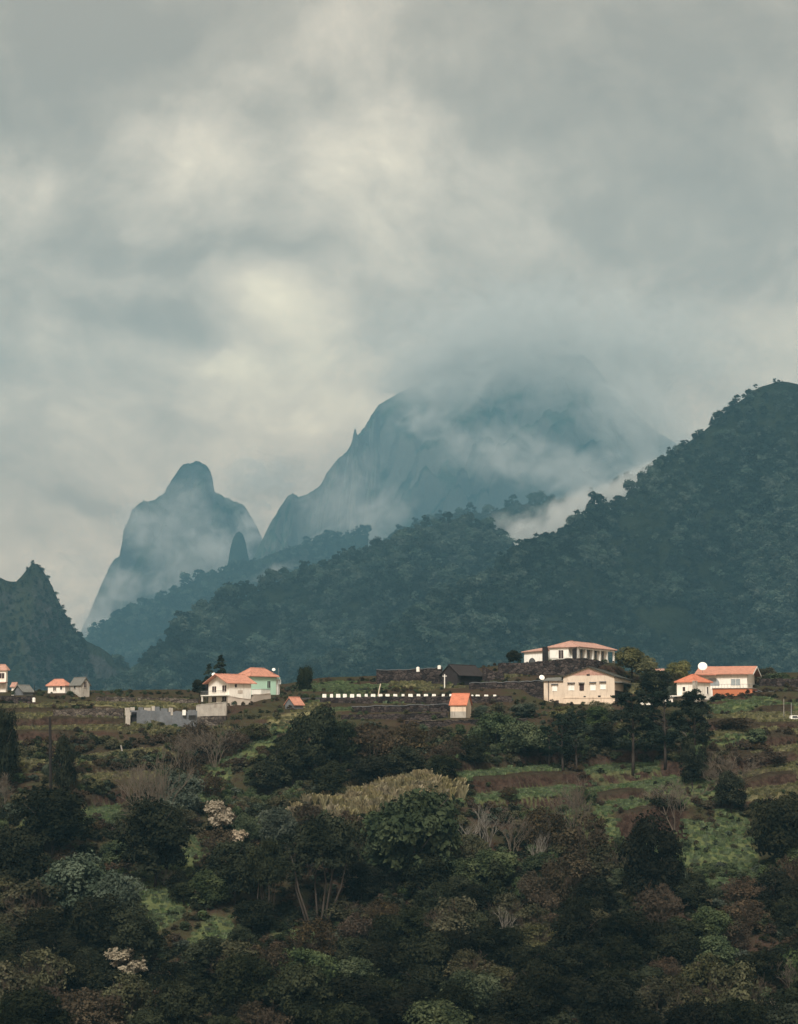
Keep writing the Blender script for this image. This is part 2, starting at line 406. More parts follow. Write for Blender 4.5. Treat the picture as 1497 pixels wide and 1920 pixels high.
SPECS = {
 'right_hill': dict(pts=[(430, 1330, 1180), (540, 1285, 1210), (660, 1235, 1240), (770, 1178, 1270), (860, 1128, 1300), (930, 1090, 1325), (960, 1068, 1335), (975, 1052, 1345), (1030, 1035, 1360), (1060, 1012, 1380), (1110, 978, 1400), (1150, 952, 1420), (1200, 922, 1440), (1235, 885, 1460), (1270, 846, 1480),
        (1330, 802, 1500), (1380, 758, 1520), (1410, 745, 1530), (1440, 718, 1540), (1475, 714, 1550), (1530, 735, 1560), (1620, 700, 1580), (1800, 640, 1620)],
        front=520, back=500, slope=.66, zlow=-75, step=7, vstep=7, spur=(135, 240), rough=(14, 50), seed=11, sharp=.92, lean=-.25, jag=(4, 40), crest=1),
 'middle_hill': dict(pts=[(190, 1320, 1360), (240, 1282, 1400), (290, 1240, 1450), (325, 1208, 1490), (345, 1185, 1520), (380, 1158, 1560), (430, 1136, 1600), (470, 1120, 1640), (520, 1092, 1680), (580, 1080, 1700), (640, 1052, 1720), (700, 1038, 1740), (760, 1015, 1760),
        (800, 995, 1780), (830, 984, 1790), (880, 984, 1790), (920, 1000, 1790), (970, 1055, 1780), (1050, 1085, 1780), (1200, 1110, 1780)],
        front=720, back=420, slope=.36, zlow=-75, step=8, vstep=8, spur=(70, 190), rough=(9, 50), seed=23, sharp=.9, lean=-.15, jag=(4, 40), crest=1),
 'back_ridge': dict(pts=[(640, 1075, 2650), (740, 1005, 2650), (800, 990, 2650), (860, 975, 2650), (890, 970, 2650), (930, 958, 2650), (980, 948, 2650), (1020, 946, 2650), (1060, 950, 2650), (1110, 938, 2650),
        (1160, 918, 2650), (1220, 893, 2670), (1300, 850, 2700), (1400, 800, 2750)],
        front=620, back=400, slope=.62, zlow=-75, step=12, vstep=14, spur=(40, 220), rough=(9, 60), seed=31, jag=(5, 60), crest=1),
 'low_foothill': dict(pts=[(150, 1225, 3100), (175, 1196, 3150), (205, 1165, 3150), (250, 1143, 3170), (300, 1118, 3200), (350, 1095, 3230), (420, 1068, 3270), (470, 1050, 3310), (520, 1035, 3350), (600, 1010, 3400), (700, 1000, 3450)],
        front=900, back=450, slope=.34, zlow=-75, step=11, vstep=12, spur=(32, 240), rough=(9, 60), seed=41, jag=(6, 60), crest=1),
 'left_peak': dict(pts=[(-260, 1010, 1350), (-120, 1045, 1400), (-40, 1070, 1420), (0, 1082, 1430), (28, 1088, 1440), (45, 1070, 1445), (62, 1056, 1450), (74, 1058, 1452), (90, 1082, 1456), (103, 1110, 1460), (118, 1140, 1468),
        (134, 1170, 1480), (165, 1200, 1500), (205, 1228, 1520), (240, 1252, 1540), (300, 1280, 1560)],
        front=300, back=300, slope=1.05, zlow=-75, step=4.5, vstep=5, spur=(26, 120), rough=(7, 30), seed=53, sharp=.85, jag=(4, 25)),
 'rock_tower': dict(pts=[(150, 1190, 4200), (178, 1125, 4250), (205, 1062, 4300), (228, 1035, 4320), (240, 985, 4350), (244, 968, 4360), (262, 944, 4380), (292, 936, 4400), (304, 930, 4410), (314, 908, 4420), (328, 893, 4430),
        (336, 878, 4440), (350, 869, 4450), (370, 867, 4455), (388, 873, 4460), (398, 890, 4465), (402, 920, 4470), (425, 932, 4480), (455, 945, 4490), (480, 985, 4500), (505, 1040, 4510), (540, 1100, 4520)],
        front=520, back=500, slope=1.15, zlow=-75, step=6, vstep=6, spur=(120, 110), rough=(120, 48), seed=67, sharp=.85, jag=(9, 20)),
 'great_mountain': dict(pts=[(230, 1185, 4000), (300, 1140, 4030), (380, 1092, 4080), (425, 1064, 4130), (470, 1050, 4170), (486, 1018, 4200), (505, 985, 4240), (518, 968, 4260), (530, 944, 4300),
        (541, 926, 4340), (549, 924, 4360), (560, 930, 4420), (585, 920, 4480), (603, 908, 4540), (612, 886, 4600), (630, 868, 4660), (650, 846, 4740), (664, 820, 4820), (684, 806, 4900), (694, 782, 4960), (714, 756, 5060), (745, 736, 5080), (800, 715, 5120), (880, 690, 5160), (960, 655, 5200),
        (1010, 638, 5220), (1060, 640, 5240), (1120, 690, 5260), (1190, 775, 5280), (1260, 830, 5300), (1350, 860, 5350), (1450, 850, 5400), (1560, 870, 5450)],
        front=1150, back=420, slope=.80, zlow=-75, step=8, vstep=8, spur=(170, 330), rough=(90, 60), seed=77, sharp=.95, jag=(9, 60)),
}
SPECS['spire'] = dict(pts=[(418, 1075, 3855), (428, 1058, 3860), (432, 1030, 3862), (437, 1010, 3864), (443, 999, 3866), (449, 997, 3868), (456, 1003, 3870), (461, 1020, 3872), (466, 1045, 3874), (478, 1075, 3880)],
        front=90, back=60, slope=2.4, zlow=-75, step=2.5, vstep=4, spur=(8, 40), rough=(6, 16), seed=91, sharp=.8, jag=(5, 12))
FAR = 1.8                                   # all mountains stand this much farther than first paced out, and are that much larger
SURF = {}
for k, s in SPECS.items():
    s['pts'] = [(a, b, d * FAR) for a, b, d in s['pts']]
    for q in ('front', 'back', 'step', 'vstep'): s[q] *= FAR
    for q in ('spur', 'rough', 'jag'): s[q] = tuple(v * FAR for v in s[q])
    P = ridge_surface(**s); SURF[k] = P
    me = grid_mesh(k, P)
    me.materials.append(M['cliff'] if k in ('left_peak', 'rock_tower') else M['far_slope'] if k in ('great_mountain',) else M['forest_floor'])
    o = link({'right_hill': 'hill', 'middle_hill': 'hill', 'back_ridge': 'hill', 'low_foothill': 'hill'}.get(k, 'mountain'), me)
    tag(o, kind='structure')

# the ground sheet under everything
gx = np.linspace(-5350, 5350, 61); gy = np.linspace(-220, 10700, 61)
GX, GY = np.meshgrid(gx, gy, indexing='ij')
GZ = -86 + fbm(GX / 700, GY / 700, 3, 5) * 8
sheet = grid_mesh('valley_floor', np.stack([GX, GY, GZ], -1)); sheet.materials.append(M['forest_floor'])
tag(link('valley_floor', sheet), kind='structure')

# ------------------------------------------------------------------ air
def build_air():
    mb = MB(); mb.box(-5400, 5400, -250, 10750, -93, 2140)
    m, T, out = new_mat('hazy air')
    v = T.add('ShaderNodeVolumePrincipled', ins={'Color': HAZE_COL, 'Density': HAZE_DENS, 'Anisotropy': 0.0})
    T.l.new(v.outputs[0], out.inputs['Volume'])
    tag(mb.build('haze', m), kind='stuff')
HAZE_COL = (.225, .485, .64, 1); HAZE_DENS = .000121
build_air()

def mist(px, py, y, wpx, hpx, depth, dens, seed, rot=0.0, scale=3.6, cut=(.47, .68), color=(.985, .985, .965), soft=.55):
    """a bank of mist: an ellipsoid of torn cloud of real size standing at distance y"""
    y *= FAR; depth *= FAR; dens /= FAR
    c = at(px, py, y); a = wpx / F * y; b = hpx / F * y
    me = bpy.data.meshes.new('mist_bank')
    import bmesh
    bm = bmesh.new(); bmesh.ops.create_icosphere(bm, subdivisions=3, radius=1.0); bm.to_mesh(me); bm.free()
    o = link('mist_bank', me); o.location = c; o.scale = (a, depth, b); o.rotation_euler = (0, rot, 0)
    m, T, out = new_mat('mist')
    co = T.add('ShaderNodeTexCoord').outputs['Object']
    L = T.vmath('LENGTH', co, out=1)
    q = T.vmath('ADD', T.vmath('MULTIPLY', co, (a / 450., depth / 450., b / 450. * 1.3)), (seed * 3.1, seed * 1.7, seed * 5.3))
    n = T.noise(q, scale, 5, .6, dist=.9)[0]
    s = T.math('SUBTRACT', n, T.math('MULTIPLY', T.math('POWER', L, 2.0), .26))
    d = T.maprange(s, cut[0] - .13, cut[1] - .02)
    d = T.math('MULTIPLY', d, T.maprange(L, 1.0, soft))
    d = T.math('MULTIPLY', d, dens * 1.9)
    v = T.add('ShaderNodeVolumePrincipled', ins={'Color': (*color, 1), 'Density': d})
    T.l.new(v.outputs[0], out.inputs['Volume'])
    me.materials.append(m)
    tag(o, kind='stuff')
MIST = [
 # px, py, y, half w, half h, depth, density, seed, roll, noise scale, cut, colour, softness
 (1050, 645, 4350, 560, 180, 420, .0090, 1, .05, 3.2, (.45, .70), (.985, .985, .965), .15), (850, 740, 4250, 190, 75, 240, .0055, 2, -.5), (830, 690, 4350, 190, 75, 240, .0110, 25, -.3, 3.2, (.36, .62), (.985, .985, .965), .2), (1200, 790, 4250, 190, 120, 260, .0095, 3, .7, 3.5, (.42, .66), (.985, .985, .965), .2),
 (960, 860, 3950, 230, 80, 220, .0042, 4, .2), (1130, 890, 3850, 180, 70, 200, .0045, 5, 0),
 (1010, 1000, 2250, 110, 75, 130, .0130, 6, -.45, 7, (.50, .64)), (1085, 955, 2200, 130, 50, 120, .0150, 7, -.5, 7, (.46, .62)), (1190, 905, 2150, 120, 36, 110, .0120, 18, -.5, 7, (.48, .64)), (950, 990, 2150, 60, 40, 90, .0060, 20, 0.4, 7, (.50, .66)),
 (330, 1085, 4150, 150, 60, 150, .0080, 8, -.5, 5), (410, 1035, 4200, 100, 70, 150, .0090, 9, .4, 5), (350, 935, 4000, 75, 60, 100, .0040, 10, -.4, 5), (300, 1010, 4050, 100, 80, 110, .0045, 21, .3, 5),
 (490, 900, 4300, 130, 75, 160, .0080, 11, 0, 4), (245, 985, 4050, 55, 80, 110, .0045, 12, 0, 5), (150, 1090, 3600, 120, 100, 150, .0045, 13, 0, 4),
 (575, 1040, 3500, 95, 32, 110, .0090, 14, -.7, 6), (172, 1165, 3500, 70, 70, 110, .0120, 16, .4, 5), (225, 1110, 3700, 70, 55, 110, .0070, 34, -.7, 5), (500, 1085, 3180, 100, 28, 70, .0070, 17, -.45, 6), (690, 980, 3800, 150, 80, 160, .0035, 22, -.6, 4),
 (640, 930, 3950, 150, 110, 120, .0042, 31, -.8, 4, (.46, .72)), (330, 990, 4100, 130, 110, 90, .0048, 32, .2, 4, (.44, .72)),
 (478, 985, 4230, 55, 75, 110, .0090, 23, .2, 5),
]
for a in MIST: mist(*a)
# ------------------------------------------------------------------ crowns
def crown_np(rs, w, h, blobs, leaves, leaf, shell=.8, flat=1.0, base=.25, br=.30, shape='round'):
    """leaf clumps spread through a crown of width w and height h; returns quads"""
    V = []
    for b in range(blobs):
        t = rs.random() ** .8
        a = rs.random() * 2 * math.pi
        if shape == 'cone':
            zc = h * (base + (1 - base) * rs.random() ** 1.3 * .97); rad = w / 2 * (1 - (zc / h - base) / (1 - base)) ** .85 * (.55 + .45 * rs.random()) ; R0 = w * br * (.35 + .65 * (1 - zc / h))
        elif shape == 'pine':
            zc = h * (base + (1 - base) * rs.random() * .93); q = (zc / h - base) / (1 - base)
            rad = w / 2 * (.45 + .75 * math.sin(math.pi * min(1, q * .8 + .15))) * (.2 + .65 * rs.random()); R0 = w * br * (.6 + .5 * rs.random())
        elif shape == 'column':
            zc = h * (base + (1 - base) * rs.random() * .95); rad = w / 2 * .5 * rs.random(); R0 = w * br
        else:
            q = rs.random() * 1.0; ph = math.acos(1 - 1.7 * q)
            zc = h * (base + (1 - base) * (.5 + .42 * math.cos(ph))); rad = w / 2 * math.sin(ph) * (.45 + .5 * rs.random()) * .85; R0 = w * br * (.6 + .7 * rs.random())
        c = np.array([rad * math.cos(a), rad * math.sin(a), zc])
        R0 *= .65 + .8 * rs.random() ** 2; c = c + rs.normal(size=3) * w * .03
        n = int(leaves * (.4 + 1.2 * (R0 / (w * br)) ** 2))
        d = rs.normal(size=(n, 3)); d /= np.linalg.norm(d, axis=1)[:, None]
        d[:, 2] = np.where(d[:, 2] < -.35, -d[:, 2], d[:, 2])
        p = c + d * R0 * (shell + (1 - shell) * rs.random((n, 1))) * np.array([1, 1, .72 * flat])
        nn = d + rs.normal(size=(n, 3)) * .45 + np.array([0, 0, .25]); nn /= np.linalg.norm(nn, axis=1)[:, None]
        t1 = np.cross(nn, rs.normal(size=(n, 3))); t1 /= np.linalg.norm(t1, axis=1)[:, None]; t2 = np.cross(nn, t1)
        p = p + rs.normal(size=(n, 3)) * R0 * .14
        s = leaf * (.45 + 1.1 * rs.random((n, 1)) ** 1.5)
        bend = nn * s * .25
        V.append(np.stack([p - t1 * s * .6, p - t2 * s * .38 - bend * .4, p + t1 * s * .6 - bend, p + t2 * s * .38 + bend * .2], 1))
    V = np.concatenate(V).reshape(-1, 3)
    return V, np.arange(len(V)).reshape(-1, 4)
def crown_mesh(name, mat, seed, **k):
    rs = np.random.default_rng(seed)
    V, Q = crown_np(rs, **k)
    me = np_mesh(name, V, Q); me.materials.append(mat)
    return me
def limb_mesh(name, mat, seed, h, w, r=.16, limbs=6, bend=.3, start=.3, top=.8):
    rs = random.Random(seed); mb = MB()
    dx, dy = rs.uniform(-bend, bend) * .4, rs.uniform(-bend, bend) * .4
    P = [Vector((dx * math.sin(t * 2.4) * w * .3, dy * math.sin(t * 3) * w * .3, -.9 + (h * top + .9) * t)) for t in (0, .2, .4, .6, .8, 1)]
    mb.tube(P, [r * 1.3, r, r * .85, r * .7, r * .5, r * .25], 7)
    for k in range(limbs):
        t = start + (.95 - start) * k / limbs; i = min(4, int(t * 5)); p = P[i].lerp(P[i + 1], t * 5 - i)
        a = rs.uniform(0, 6.28); l = w * rs.uniform(.25, .42)
        q1 = p + Vector((math.cos(a) * l * .5, math.sin(a) * l * .5, l * .35)); q2 = p + Vector((math.cos(a) * l, math.sin(a) * l, l * rs.uniform(.4, .9)))
        mb.tube([p, q1, q2], [r * .45, r * .3, r * .12], 5)
    me = mb.mesh(name, mat, True)
    return me
M['bark'] = surf('bark', (.045, .035, .028), .95, .4, 2.0)
M['bark_dark'] = surf('dark bark', (.02, .016, .014), .95, .4, 2.0)
M['bark_pale'] = surf('bleached bark', (.30, .28, .25), .9, .3, 2.0)
M['forest_leaf'] = leafmat('forest leaves', (.010, .020, .015), (.030, .050, .036), .5, .12)
M['forest_leaf2'] = leafmat('pale forest leaves', (.034, .058, .042), (.078, .106, .080), .5, .12)

def tree_thing(name, crown, trunk, loc, rz=0, s=(1, 1, 1), label=None, cat='tree', group=None):
    e = empty(name, loc, rz); e.scale = s
    if trunk is not None: link('trunk', trunk, e)
    c = link('crown', crown, e)
    tag(e, label, cat, group)
    return e, c

FCROWN = []
for k in range(6):
    FCROWN.append(crown_mesh('crown', M['forest_leaf2'] if k in (2, 5) else M['forest_leaf'], 100 + k,
        w=[11, 9, 12, 8, 10, 7][k], h=[11, 13, 12, 10, 15, 9][k], blobs=[15, 13, 17, 10, 15, 9][k], leaves=30, leaf=1.25, base=.12, br=.19))
FTRUNK = [limb_mesh('trunk', M['bark'], 200 + k, [11, 13, 12, 10, 15, 9][k], 9, .25) for k in range(6)]

def scatter(P, n, rs, vmin=-1e9, front_only=True):
    """random points on a ridge grid, by area"""
    A = P[:-1, :-1]; B = P[1:, 1:]; C = P[:-1, 1:]; D = P[1:, :-1]
    ar = np.linalg.norm(np.cross(B - A, D - C), axis=2).ravel()
    ok = (A[..., 2].ravel() > -74)
    ar = ar * ok
    i = rs.choice(len(ar), n, p=ar / ar.sum())
    r, c = np.unravel_index(i, A.shape[:2])
    s, t = rs.random(n)[:, None], rs.random(n)[:, None]
    return (P[r, c] * (1 - s) + P[r + 1, c] * s) * (1 - t) + (P[r, c + 1] * (1 - s) + P[r + 1, c + 1] * s) * t
def inst_object(name, pts, scl, rot, var, sources, kind='stuff', tilt=None):
    me = bpy.data.meshes.new(name + '_points')
    n = len(pts); me.vertices.add(n); me.vertices.foreach_set('co', np.asarray(pts, np.float32).ravel())
    for nm, ty, arr in (('sc', 'FLOAT', scl), ('rz', 'FLOAT', rot), ('var', 'INT', var)):
        a = me.attributes.new(nm, ty, 'POINT'); a.data.foreach_set('value', np.asarray(arr, np.float32 if ty == 'FLOAT' else np.int32))
    me.update()
    o = link(name, me); tag(o, kind=kind)
    ng = bpy.data.node_groups.new(name, 'GeometryNodeTree')
    ng.interface.new_socket('Geometry', in_out='INPUT', socket_type='NodeSocketGeometry')
    ng.interface.new_socket('Geometry', in_out='OUTPUT', socket_type='NodeSocketGeometry')
    N = ng.nodes; L = ng.links
    gi = N.new('NodeGroupInput'); go = N.new('NodeGroupOutput'); j = N.new('GeometryNodeJoinGeometry')
    def attr(nm, ty):
        a = N.new('GeometryNodeInputNamedAttribute'); a.data_type = ty; a.inputs[0].default_value = nm; return a.outputs[0]
    sc, rz, va = attr('sc', 'FLOAT'), attr('rz', 'FLOAT'), attr('var', 'INT')
    cx = N.new('ShaderNodeCombineXYZ'); L.new(rz, cx.inputs[2])
    er = N.new('FunctionNodeEulerToRotation'); L.new(cx.outputs[0], er.inputs[0])
    for k, src in enumerate(sources):
        oi = N.new('GeometryNodeObjectInfo'); oi.inputs['Object'].default_value = src; oi.inputs['As Instance'].default_value = True
        cmp = N.new('FunctionNodeCompare'); cmp.data_type = 'INT'; cmp.operation = 'EQUAL'
        ins = [s for s in cmp.inputs if s.type == 'INT']
        L.new(va, ins[0]); ins[1].default_value = k
        ip = N.new('GeometryNodeInstanceOnPoints')
        L.new(gi.outputs[0], ip.inputs['Points']); L.new(cmp.outputs[0], ip.inputs['Selection']); L.new(oi.outputs['Geometry'], ip.inputs['Instance'])
        L.new(er.outputs[0], ip.inputs['Rotation']); L.new(sc, ip.inputs['Scale'])
        L.new(ip.outputs[0], j.inputs[0])
    L.new(j.outputs[0], go.inputs[0])
    md = o.modifiers.new('trees', 'NODES'); md.node_group = ng
    return o

# trees standing out on the crests, one by one
def crest_z(key, px):
    P = SURF[key]; w = P.reshape(-1, 3)
    f = w[:, 1] * CP + w[:, 2] * SP; u = -w[:, 1] * SP + w[:, 2] * CP
    X = 748.5 + F * w[:, 0] / f; Yp = 960 - F * u / f
    m = np.abs(X - px) < 9
    k = np.where(m)[0][np.argmin(Yp[m])]
    return w[k]
crest = [('right_hill', 1052, 1.0, 0, 'tree on the skyline of the right hill at its lowest notch'), ('right_hill', 1082, .8, 1, 'small tree leaning over the skyline of the right hill above the notch'),
         ('right_hill', 1104, 1.2, 4, 'tallest tree standing up from the lower skyline of the right hill'), ('right_hill', 1160, 1.1, 3, 'rounded tree on the right hill skyline just above the tallest one'),
         ('right_hill', 1182, 1.2, 2, 'broad tree on the right hill skyline where the slope turns steeper'), ('right_hill', 1012, .9, 5, 'lowest skyline tree of the right hill beside the white mist'),
         ('right_hill', 1385, .7, 0, 'small bushy tree on the upper skyline shoulder of the right hill'), ('right_hill', 1415, .6, 3, 'last small tree below the summit of the right hill'),
         ('middle_hill', 800, 1.3, 4, 'tall tree at the left end of the middle hill summit'), ('middle_hill', 842, 1.5, 0, 'broad umbrella shaped tree on the middle hill summit'),
         ('middle_hill', 872, 1.2, 2, 'tree at the right end of the middle hill summit before the mist'), ('middle_hill', 640, 1.3, 1, 'single tree rising from the left shoulder of the middle hill'),
         ('middle_hill', 700, 1.0, 3, 'round tree on the middle hill skyline right of the shoulder tree'), ('middle_hill', 765, 1.1, 5, 'low round tree on the middle hill skyline below the summit'),
         ('back_ridge', 888, 1.9, 4, 'tall hazy tree on the ridge behind the middle hill summit'), ('back_ridge', 960, 1.6, 0, 'wide hazy tree on the back ridge left of its flat top'),
         ('back_ridge', 1016, 1.5, 2, 'hazy tree on the flat top of the back ridge'), ('back_ridge', 1114, 1.7, 1, 'lone hazy tree silhouetted high on the back ridge above the mist'),
         ('low_foothill', 350, 1.3, 3, 'hazy tree on the crest of the low foothill below the rock tower'), ('low_foothill', 240, 1.3, 5, 'hazy tree on the left end of the low foothill')]
seen = {}
FSRC = [None] * 6
for key, px, s, v, lab in crest:
    p = crest_z(key, px)
    e, c = tree_thing('ridge_tree', FCROWN[v], FTRUNK[v], (p[0], p[1], p[2] - .5), random.uniform(0, 6), (s * 1.5, s * 1.5, s * 1.5), lab, 'tree', 'trees along the mountain skylines')
    FSRC[v] = c
def forest(key, n, smin, smax, seed, name='forest'):
    rs = np.random.default_rng(seed)
    p = scatter(SURF[key], n, rs); p[:, 2] -= 1.0
    sc = 1.6 * rs.uniform(smin, smax, n) * (1 + .9 * fbm(p[:, 0] / 80, p[:, 1] / 80, 2, seed))
    hi = {'right_hill': (330, 480), 'left_peak': (100, 190)}.get(key)
    sc = np.maximum(sc, .45)
    if hi: sc = sc * (1 - (.60 if key == 'left_peak' else .52) * smooth01((p[:, 2] - hi[0]) / (hi[1] - hi[0])))
    va = rs.integers(0, 6, n)
    # stands of one kind
    va = np.where(fbm(p[:, 0] / 70, p[:, 1] / 70, 2, seed + 4) > .12, np.where(va < 3, 2, 5), va)
    k = fbm(p[:, 0] / 110, p[:, 1] / 60, 3, seed + 8) > -.50                    # clearings and slips stay open
    inst_object(name, p[k], sc[k], rs.uniform(0, 6.3, n)[k], va[k], FSRC)
forest('right_hill', 19000, .7, 1.25, 1)
forest('middle_hill', 11000, .75, 1.35, 2)
forest('back_ridge', 7500, .9, 1.5, 3)
forest('low_foothill', 6000, .8, 1.4, 4)
forest('left_peak', 7500, .30, .62, 5)
# ------------------------------------------------------------------ hillside surface
def pad_px(px0, px1, py, D, extra=1.0, dz=0.0):
    a = at(px0, py, D); b = at(px1, py, D)
    PADS.append(((a.x + b.x) / 2, D + abs(b.x - a.x) * .3, abs(b.x - a.x) / 2 + extra, a.z + dz))
# level ground under the buildings
for a in [(0, 30, 1298, 452), (88, 170, 1300, 455), (25, 62, 1304, 440), (398, 470, 1321, 433), (455, 530, 1303, 446), (536, 572, 1329, 418),
          (845, 884, 1346, 402), (985, 1150, 1242, 458), (1020, 1175, 1324, 426), (1265, 1333, 1320, 426), (1335, 1415, 1317, 440), (830, 900, 1286, 446),
          (1195, 1250, 1322, 424)]:
    pad_px(*a)

# worked ground: (px, py, half width, half height, tilt in degrees, kind)
PATCH = [(270, 1320, 125, 7, 1, 'hay'), (60, 1325, 90, 5, 0, 'hay'), (480, 1405, 62, 13, -32, 'grass'), (398, 1465, 46, 20, -42, 'grass'), (170, 1524, 75, 15, 3, 'grass'),
         (230, 1419, 75, 6, -4, 'hay'), (205, 1454, 65, 4, 0, 'hay'), (950, 1447, 120, 13, -5, 'grass'), (1010, 1489, 150, 12, -4, 'grass'), (1170, 1478, 140, 15, -2, 'grass'), (1430, 1372, 70, 6, 4, 'hay'), (1390, 1396, 90, 7, 6, 'grass'), (1450, 1418, 60, 9, -10, 'grass'), (1440, 1478, 80, 9, -4, 'hay'), (150, 1362, 120, 7, 0, 'olive'), (120, 1388, 130, 8, 0, 'olive'), (60, 1430, 90, 10, 0, 'hay'), (100, 1545, 60, 16, 0, 'grass'), (470, 1560, 60, 30, -20, 'grass'), (130, 1650, 70, 24, -10, 'grass'), (400, 1760, 60, 30, -30, 'grass'), (500, 1560, 70, 16, 0, 'olive'), (760, 1385, 110, 14, 0, 'olive'), (880, 1410, 50, 14, 0, 'grass'), (700, 1760, 110, 26, 0, 'olive'), (1000, 1760, 90, 26, 0, 'olive'),
         (1130, 1436, 80, 8, -8, 'grass'), (1410, 1325, 90, 14, -3, 'grass'), (1440, 1345, 80, 8, 0, 'hay'), (1445, 1450, 80, 26, -16, 'hay'), (1180, 1560, 110, 55, 0, 'grass'),
         (1330, 1590, 110, 70, 10, 'grass'), (640, 1290, 80, 9, 0, 'grass'), (660, 1314, 90, 9, -2, 'grass'), (565, 1340, 60, 12, -12, 'hay'), (620, 1322, 70, 8, -4, 'hay'), (800, 1282, 60, 9, 0, 'hay'),
         (200, 1690, 75, 25, -30, 'grass'), (330, 1640, 70, 40, -40, 'grass'), (560, 1757, 65, 14, 5, 'grass'), (60, 1400, 90, 50, 0, 'olive'),
         (300, 1365, 120, 12, 0, 'olive'), (980, 1262, 60, 6, -3, 'hay'), (1420, 1400, 60, 10, 15, 'grass'), (1300, 1500, 80, 18, -8, 'grass'), (720, 1500, 130, 34, -12, 'reed'),
         (540, 1365, 50, 10, -10, 'olive'), (1220, 1290, 60, 12, 0, 'hay'), (300, 1710, 60, 30, -20, 'grass'), (100, 1330, 100, 6, 0, 'olive'), (690, 1390, 70, 20, 0, 'olive')]
def patch_masks(x, y, z):
    X, Y = to_px(x, y, z)
    out = {k: np.zeros_like(X) for k in ('grass', 'hay', 'olive', 'reed')}
    wob = fbm(x / 5., y / 4., 3, 71) * .9
    for (cx, cy_, a, b, t, k) in PATCH:
        c, s = math.cos(R(t)), math.sin(R(t))
        u = ((X - cx) * c + (Y - cy_) * s) / a; v = (-(X - cx) * s + (Y - cy_) * c) / b
        d = np.sqrt(u * u + v * v) + wob
        out[k] = np.maximum(out[k], 1 - smooth01((d - .75) / .45))
    out['bank'] = np.zeros_like(X)
    for (e, dy, zl, d, k) in ledge_mask(x, y):
        w = e * smooth01((dy + 1.0) / .8) * (1 - smooth01((dy - d) / .8))
        for q in out: out[q] = out[q] * (1 - w)
        out[k] = np.maximum(out[k], w * (.75 + wob * .5))
        b = e * smooth01((dy - d) / .8) * (1 - smooth01((dy - d - 3.5) / 1.5))
        for q in out: out[q] = out[q] * (1 - b)
        out['bank'] = np.maximum(out['bank'], b)
    return out
def groundmat():
    m, T, out = new_mat('hillside earth and grass')
    geo = T.add('ShaderNodeNewGeometry'); pos = geo.outputs['Position']
    nz = T.add('ShaderNodeSeparateXYZ', ins={0: geo.outputs['Normal']}).outputs[2]
    n = T.noise(pos, .12, 6, .65)[0]; f = T.noise(pos, .9, 6, .7)[0]
    c = T.mix(T.maprange(n, .35, .62), (.060, .038, .028), (.050, .048, .026))
    c = T.mix(T.maprange(f, .5, .7), c, (.055, .05, .03))
    for nm, col_ in (('olive', (.085, .078, .040)), ('grass', (.115, .135, .058)), ('hay', (.20, .185, .095)), ('reed', (.13, .105, .065)), ('bank', (.046, .036, .024))):
        a = T.add('ShaderNodeAttribute', attribute_name=nm).outputs['Fac']
        v = T.mix(T.maprange(f, .3, .7), tuple(Vector(col_) * .65), tuple(Vector(col_) * 1.2))
        c = T.mix(a, c, v)
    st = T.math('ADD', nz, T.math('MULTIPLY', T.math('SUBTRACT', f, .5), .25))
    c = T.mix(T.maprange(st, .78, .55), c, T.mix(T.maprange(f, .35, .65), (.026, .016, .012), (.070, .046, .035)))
    b = T.add('ShaderNodeBump', ins={'Height': T.noise(pos, 2.2, 6, .7)[0], 'Strength': .9, 'Distance': .5})
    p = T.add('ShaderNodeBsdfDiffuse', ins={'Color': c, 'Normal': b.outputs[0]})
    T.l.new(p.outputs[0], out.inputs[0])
    return m
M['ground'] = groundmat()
def build_hillside():
    xs = np.linspace(-190, 190, 470); ys = np.r_[np.linspace(-60, 255, 60), np.arange(257, 470, .5), np.linspace(471, 760, 70)]
    X, Y = np.meshgrid(xs, ys, indexing='ij')
    Z = height(X, Y)
    me = grid_mesh('hillside', np.stack([X, Y, Z], -1)[::-1])
    pm = patch_masks(X[::-1], Y[::-1], Z[::-1])
    for k, v in pm.items():
        a = me.attributes.new(k, 'FLOAT', 'POINT'); a.data.foreach_set('value', v.ravel().astype(np.float32))
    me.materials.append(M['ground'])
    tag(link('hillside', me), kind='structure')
build_hillside()
# ------------------------------------------------------------------ buildings
M['white'] = surf('white render', (.86, .81, .72), .8, .08, .5, dirt=(.40, .35, .29, .6))
M['bright_white'] = surf('fresh white paint', (.88, .86, .79), .7, .06, .5, dirt=(.46, .42, .36, .5))
M['beige'] = surf('weathered beige render', (.66, .555, .44), .9, .12, .45, dirt=(.36, .27, .20, .55), bump=.1)
M['beige_light'] = surf('pale plinth render', (.70, .57, .44), .9, .12, .6, dirt=(.36, .27, .20, .6), bump=.1)
M['mint'] = surf('mint green render', (.50, .74, .58), .8, .07, .5, dirt=(.42, .55, .45, .3))
M['turquoise'] = surf('turquoise trim', (.50, .76, .66), .7, .05, .5)
M['concrete'] = surf('grey concrete block', (.14, .15, .16), .95, .3, .7, dirt=(.10, .09, .085, .7), bump=.4)
M['concrete_light'] = surf('pale stained concrete', (.40, .37, .32), .95, .25, .7, dirt=(.18, .14, .12, .7), bump=.3)
M['wall_beige'] = surf('smooth beige retaining wall', (.52, .45, .38), .9, .08, .4, dirt=(.36, .3, .25, .4))
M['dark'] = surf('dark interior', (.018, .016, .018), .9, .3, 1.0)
M['timber'] = surf('black weathered boards', (.030, .024, .024), .95, .4, 1.2)
M['glass'] = surf('window glass', (.05, .06, .07), .15, .2, 1.0, spec=.7)
M['glass_pale'] = surf('curtained window glass', (.30, .34, .35), .2, .25, 1.5, spec=.6)
M['shutter'] = surf('dark brown shutter', (.045, .025, .025), .7, .2, 1.5)
